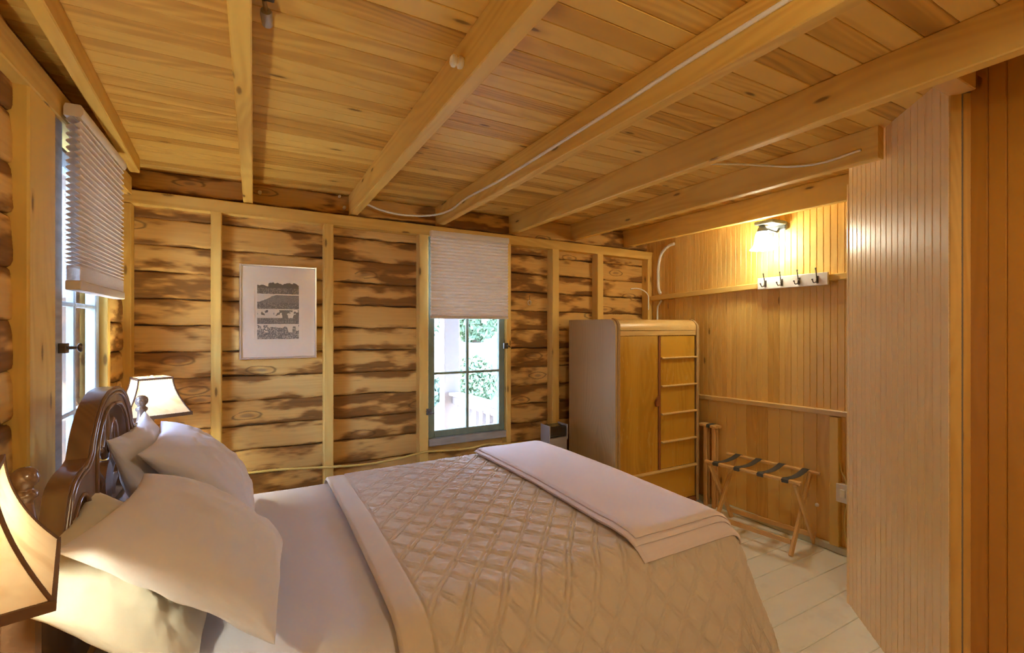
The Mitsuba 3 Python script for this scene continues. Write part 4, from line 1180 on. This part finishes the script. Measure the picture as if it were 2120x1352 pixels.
add('ground', (v, f, v[:, :2].copy()), 'mat_ground', smooth=True, kind='structure', label='pale gravel yard outside the window')


def gz_at(x, y):
    return -0.62 + 0.020 * max(0, y - 12)


add('porch', simple_box((-1.6, 3.5, -0.20), (2.3, 5.1, -0.165)), 'mat_deck', kind='structure', label='wooden porch deck outside the window')
y = 3.50
while y < 5.05:
    mb = MB(); timber(mb, (-1.6, y + 0.003, -0.165), (2.3, y + 0.117, -0.14), 'x', 0.003); add('plank', mb, 'mat_deck', 'porch'); y += 0.12
mb = MB(); timber(mb, (1.84, 4.87, -0.62), (2.02, 5.03, 2.47), 'z', 0.006)
add('porch_post', mb, 'mat_post_paint', label='brown porch post seen through the green window', cat='post')
rl = thing('porch_railing', 'pale painted porch railing with balusters running back from the porch post', 'railing')
p0, p1 = np.array([1.95, 4.86, 0.755]), np.array([2.10, 3.56, 0.735])
mb = MB(); prism(mb, rect_prof(0.13, 0.035, 0.006), p0, p1, (1, 0, 0), (0, 0, 1)); add('handrail', mb, 'mat_rail_paint', rl)
mb = MB(); prism(mb, rect_prof(0.04, 0.08, 0.004), p0 - [0, 0, 0.07], p1 - [0, 0, 0.07], (1, 0, 0), (0, 0, 1)); add('top_rail', mb, 'mat_post_paint', rl)
mb = MB(); prism(mb, rect_prof(0.04, 0.07, 0.004), p0 - [0, 0, 0.81], p1 - [0, 0, 0.81], (1, 0, 0), (0, 0, 1)); add('bottom_rail', mb, 'mat_post_paint', rl)
for i in range(10):
    c = p0 + (p1 - p0) * (i + 0.6) / 10
    mb = MB(); timber(mb, (c[0] - 0.02, c[1] - 0.036, -0.03), (c[0] + 0.02, c[1] + 0.036, 0.66), 'z', 0.003); add('baluster', mb, 'mat_post_paint', rl)
sr = thing('stair_railing', 'railing that slopes down the porch steps beyond the porch post', 'railing')
p0, p1 = np.array([1.88, 5.05, 0.62]), np.array([2.02, 6.6, -0.05])
for dz, hh, nm in ((0, 0.035, 'handrail'), (-0.52, 0.05, 'bottom_rail')):
    mb = MB(); prism(mb, rect_prof(0.09, hh, 0.005), p0 + [0, 0, dz], p1 + [0, 0, dz], (1, 0, 0), (0, 0, 1)); add(nm, mb, 'mat_rail_paint', sr)
for i in range(8):
    c = p0 + (p1 - p0) * (i + 0.5) / 8
    mb = MB(); timber(mb, (c[0] - 0.018, c[1] - 0.02, c[2] - 0.52), (c[0] + 0.018, c[1] + 0.02, c[2] - 0.01), 'z', 0.003); add('baluster', mb, 'mat_post_paint', sr)


def foliage(c, r, n, size, seed):
    g = np.random.default_rng(seed)
    d = g.normal(size=(n, 3)); d /= np.linalg.norm(d, axis=1, keepdims=True)
    rad = g.uniform(0.35, 1, n) ** 0.5
    lump = 0.75 + 0.5 * meshkit.fbm(d * 2.2 + seed, 3, seed)
    p = np.asarray(c) + d * np.asarray(r) * (rad * lump)[:, None]
    a = g.normal(size=(n, 3)); a /= np.linalg.norm(a, axis=1, keepdims=True)
    b = np.cross(a, g.normal(size=(n, 3))); b /= np.linalg.norm(b, axis=1, keepdims=True)
    s = size * g.uniform(0.6, 1.4, (n, 1))
    v = np.stack([p - a * s, p + b * s * 0.6, p + a * s, p - b * s * 0.6], 1).reshape(-1, 3)
    i = np.arange(n)[:, None] * 4
    f = np.vstack([i + [0, 1, 2], i + [0, 2, 3]])
    return v, f, v[:, :2].copy()


def tree(name, x, y, w, h, mat, seed, label, n=5000, size=0.28, trunk=True, group=None, cat='tree'):
    g = gz_at(x, y)
    k = thing(name, label, cat, group)
    if trunk:
        add('trunk', tube([(x, y, g - 0.1), (x + 0.1, y, g + h * 0.3), (x, y, g + h * 0.7)], [w * 0.06, w * 0.05, w * 0.02], 8, 3), 'mat_bark', k, smooth=True)
    add('crown', foliage((x, y, g + h * 0.48), (w / 2, w / 2, h * 0.5), n, size, seed), mat, k)


TG = 'trees beyond the yard'
TL = ['mat_leaf_dark', 'mat_leaf_pale', 'mat_leaf', 'mat_leaf_pale', 'mat_leaf']
for i in range(5):
    tree('tree', 4.6 + 7.2 * i, 40 + (i * 37 % 5) * 0.4, 6.6, 9.5 + (i * 53 % 7) * 0.3, TL[i], 30 + i, ['dark green tree across the yard left of the porch post', 'pale green tree across the yard just right of the porch post',
         'green tree across the yard behind the window centre bar', 'pale green tree across the yard high in the right pane', 'green tree across the yard at the right edge of the window'][i], 5000, 0.36, group=TG)
for i in range(5):
    tree('tree', 8.6 + 7.6 * i, 50 + (i * 29 % 4) * 0.4, 7.0, 13.5, TL[(i + 2) % 5], 40 + i, ['tall back row tree across the yard, behind the dark one left of the porch post', 'tall back row tree across the yard, seen just right of the porch post',
         'tall back row tree across the yard above the boulders', 'tall back row tree across the yard behind the pale tree in the right pane', 'tall back row tree across the yard beyond the right window edge'][i], 2500, 0.42, group='back row of trees across the yard')
tree('shrub', 5.45, 12.0, 1.35, 1.35, 'mat_leaf', 51, 'leafy shrub behind the porch railing in the right panes', 5000, 0.075, False, cat='shrub')
tree('shrub', 3.0, 8.6, 1.2, 1.15, 'mat_leaf_dark', 52, 'dark shrub by the porch steps in the lower left pane', 3500, 0.07, False, cat='shrub')
tree('shrub', 6.75, 12.8, 1.0, 0.95, 'mat_leaf_pale', 53, 'pale shrub at the right edge of the lower right pane', 2500, 0.07, False, cat='shrub')
for i, (x, y, r) in enumerate([(13.0, 26, 1.0), (15.2, 27, 1.4), (17.0, 25.5, 1.0), (14.0, 22.5, 0.6), (5.6, 17.5, 0.55), (9.4, 20, 0.7)]):
    e = ellipsoid((x, y, gz_at(x, y) + r * 0.25), (r, r * 0.8, r * 0.6), 3)
    q = e[0] + (meshkit.fbm(e[0] * 1.3, 3, i)[:, None] - 0.5) * r * 0.5 * (e[0] - [x, y, gz_at(x, y)]) / r
    add('boulder', (q, e[1], e[2]), 'mat_boulder', smooth=40, label=['left boulder of the heap across the yard', 'largest boulder of the heap across the yard', 'right boulder of the heap across the yard', 'small boulder in front of the heap across the yard', 'single boulder left of the porch post', 'single boulder just right of the porch post'][i], cat='boulder', group='boulders in the yard')
cr = thing('car', 'dark parked car across the yard, partly behind the left window stile', 'car')
cx, cy = 7.6, 28.0
cz = gz_at(cx, cy)
bodyp = Polygon(spline([(-2.1, 0.35), (-2.15, 0.75), (-1.9, 0.95), (-1.1, 1.02), (-0.5, 1.45), (0.9, 1.48), (1.6, 1.05), (2.1, 0.95), (2.2, 0.6), (2.1, 0.35)], 5)).buffer(0)
add('body', extrude(bodyp, 1.7, (cx, cy, cz), (1, 0, 0), (0, 0, 1), (0, 1, 0)), 'mat_car', cr, smooth=30)
glass = Polygon([(-1.0, 1.02), (-0.48, 1.40), (0.85, 1.42), (1.4, 1.06)])
add('side_window', extrude(glass, 0.02, (cx, cy - 0.021, cz), (1, 0, 0), (0, 0, 1), (0, 1, 0)), 'mat_silver_paint', cr)
for sx in (-1.35, 1.35):
    for yy in (cy - 0.03, cy + 1.5):
        w_ = add('wheel', lathe([(0.0, 0), (0.34, 0), (0.36, 0.05), (0.36, 0.18), (0.34, 0.22), (0.0, 0.22)], (cx + sx, yy, cz + 0.36), 'y', 24), 'mat_tyre', cr, smooth=40)
        if yy < cy:
            add('hub', lathe([(0.0, -0.012), (0.2, -0.012), (0.22, 0.0), (0.0, 0.0)], (cx + sx, yy, cz + 0.36), 'y', 20), 'mat_silver', w_, smooth=40)
# trees on the left side, seen through the left window
for i, (x, y, w, h) in enumerate([(-9.0, 18.0, 4.0, 6.0), (-4.5, 22.0, 5, 7)]):
    tree('tree', x, y, w, h, 'mat_leaf_pale', 70 + i, ['near tree outside the left window', 'farther tree outside the left window'][i], 2500, 0.2, group=TG)

# pale outbuilding close to the left window
ob = thing('outbuilding', 'pale blue grey board wall of an outbuilding outside the left window', 'building')
M['mat_outbuilding'] = pr((0.36, 0.41, 0.45), 0.8, 0.1)
for i in range(16):
    mb = MB(); prism(mb, [(0, 0), (0.2, 0.0), (0.2, 0.03), (0, 0.012)], (-3.60, 1.5, -0.62 + 0.2 * i), (-3.60, 14.0, -0.62 + 0.2 * i), (0, 0, 1), (1, 0, 0)); add('siding_board', mb, 'mat_outbuilding', ob)
add('wall', simple_box((-6.5, 1.5, -0.7), (-3.601, 14.0, 2.6)), 'mat_outbuilding', ob)
mb = MB(); prism(mb, [(-3.3, 0.0), (0.35, 0.0), (0.35, 0.08), (-1.45, 1.1), (-3.3, 0.1)], (-3.60, 1.2, 2.58), (-3.60, 14.3, 2.58), (1, 0, 0), (0, 0, 1)); add('roof', mb, 'mat_roof', ob)
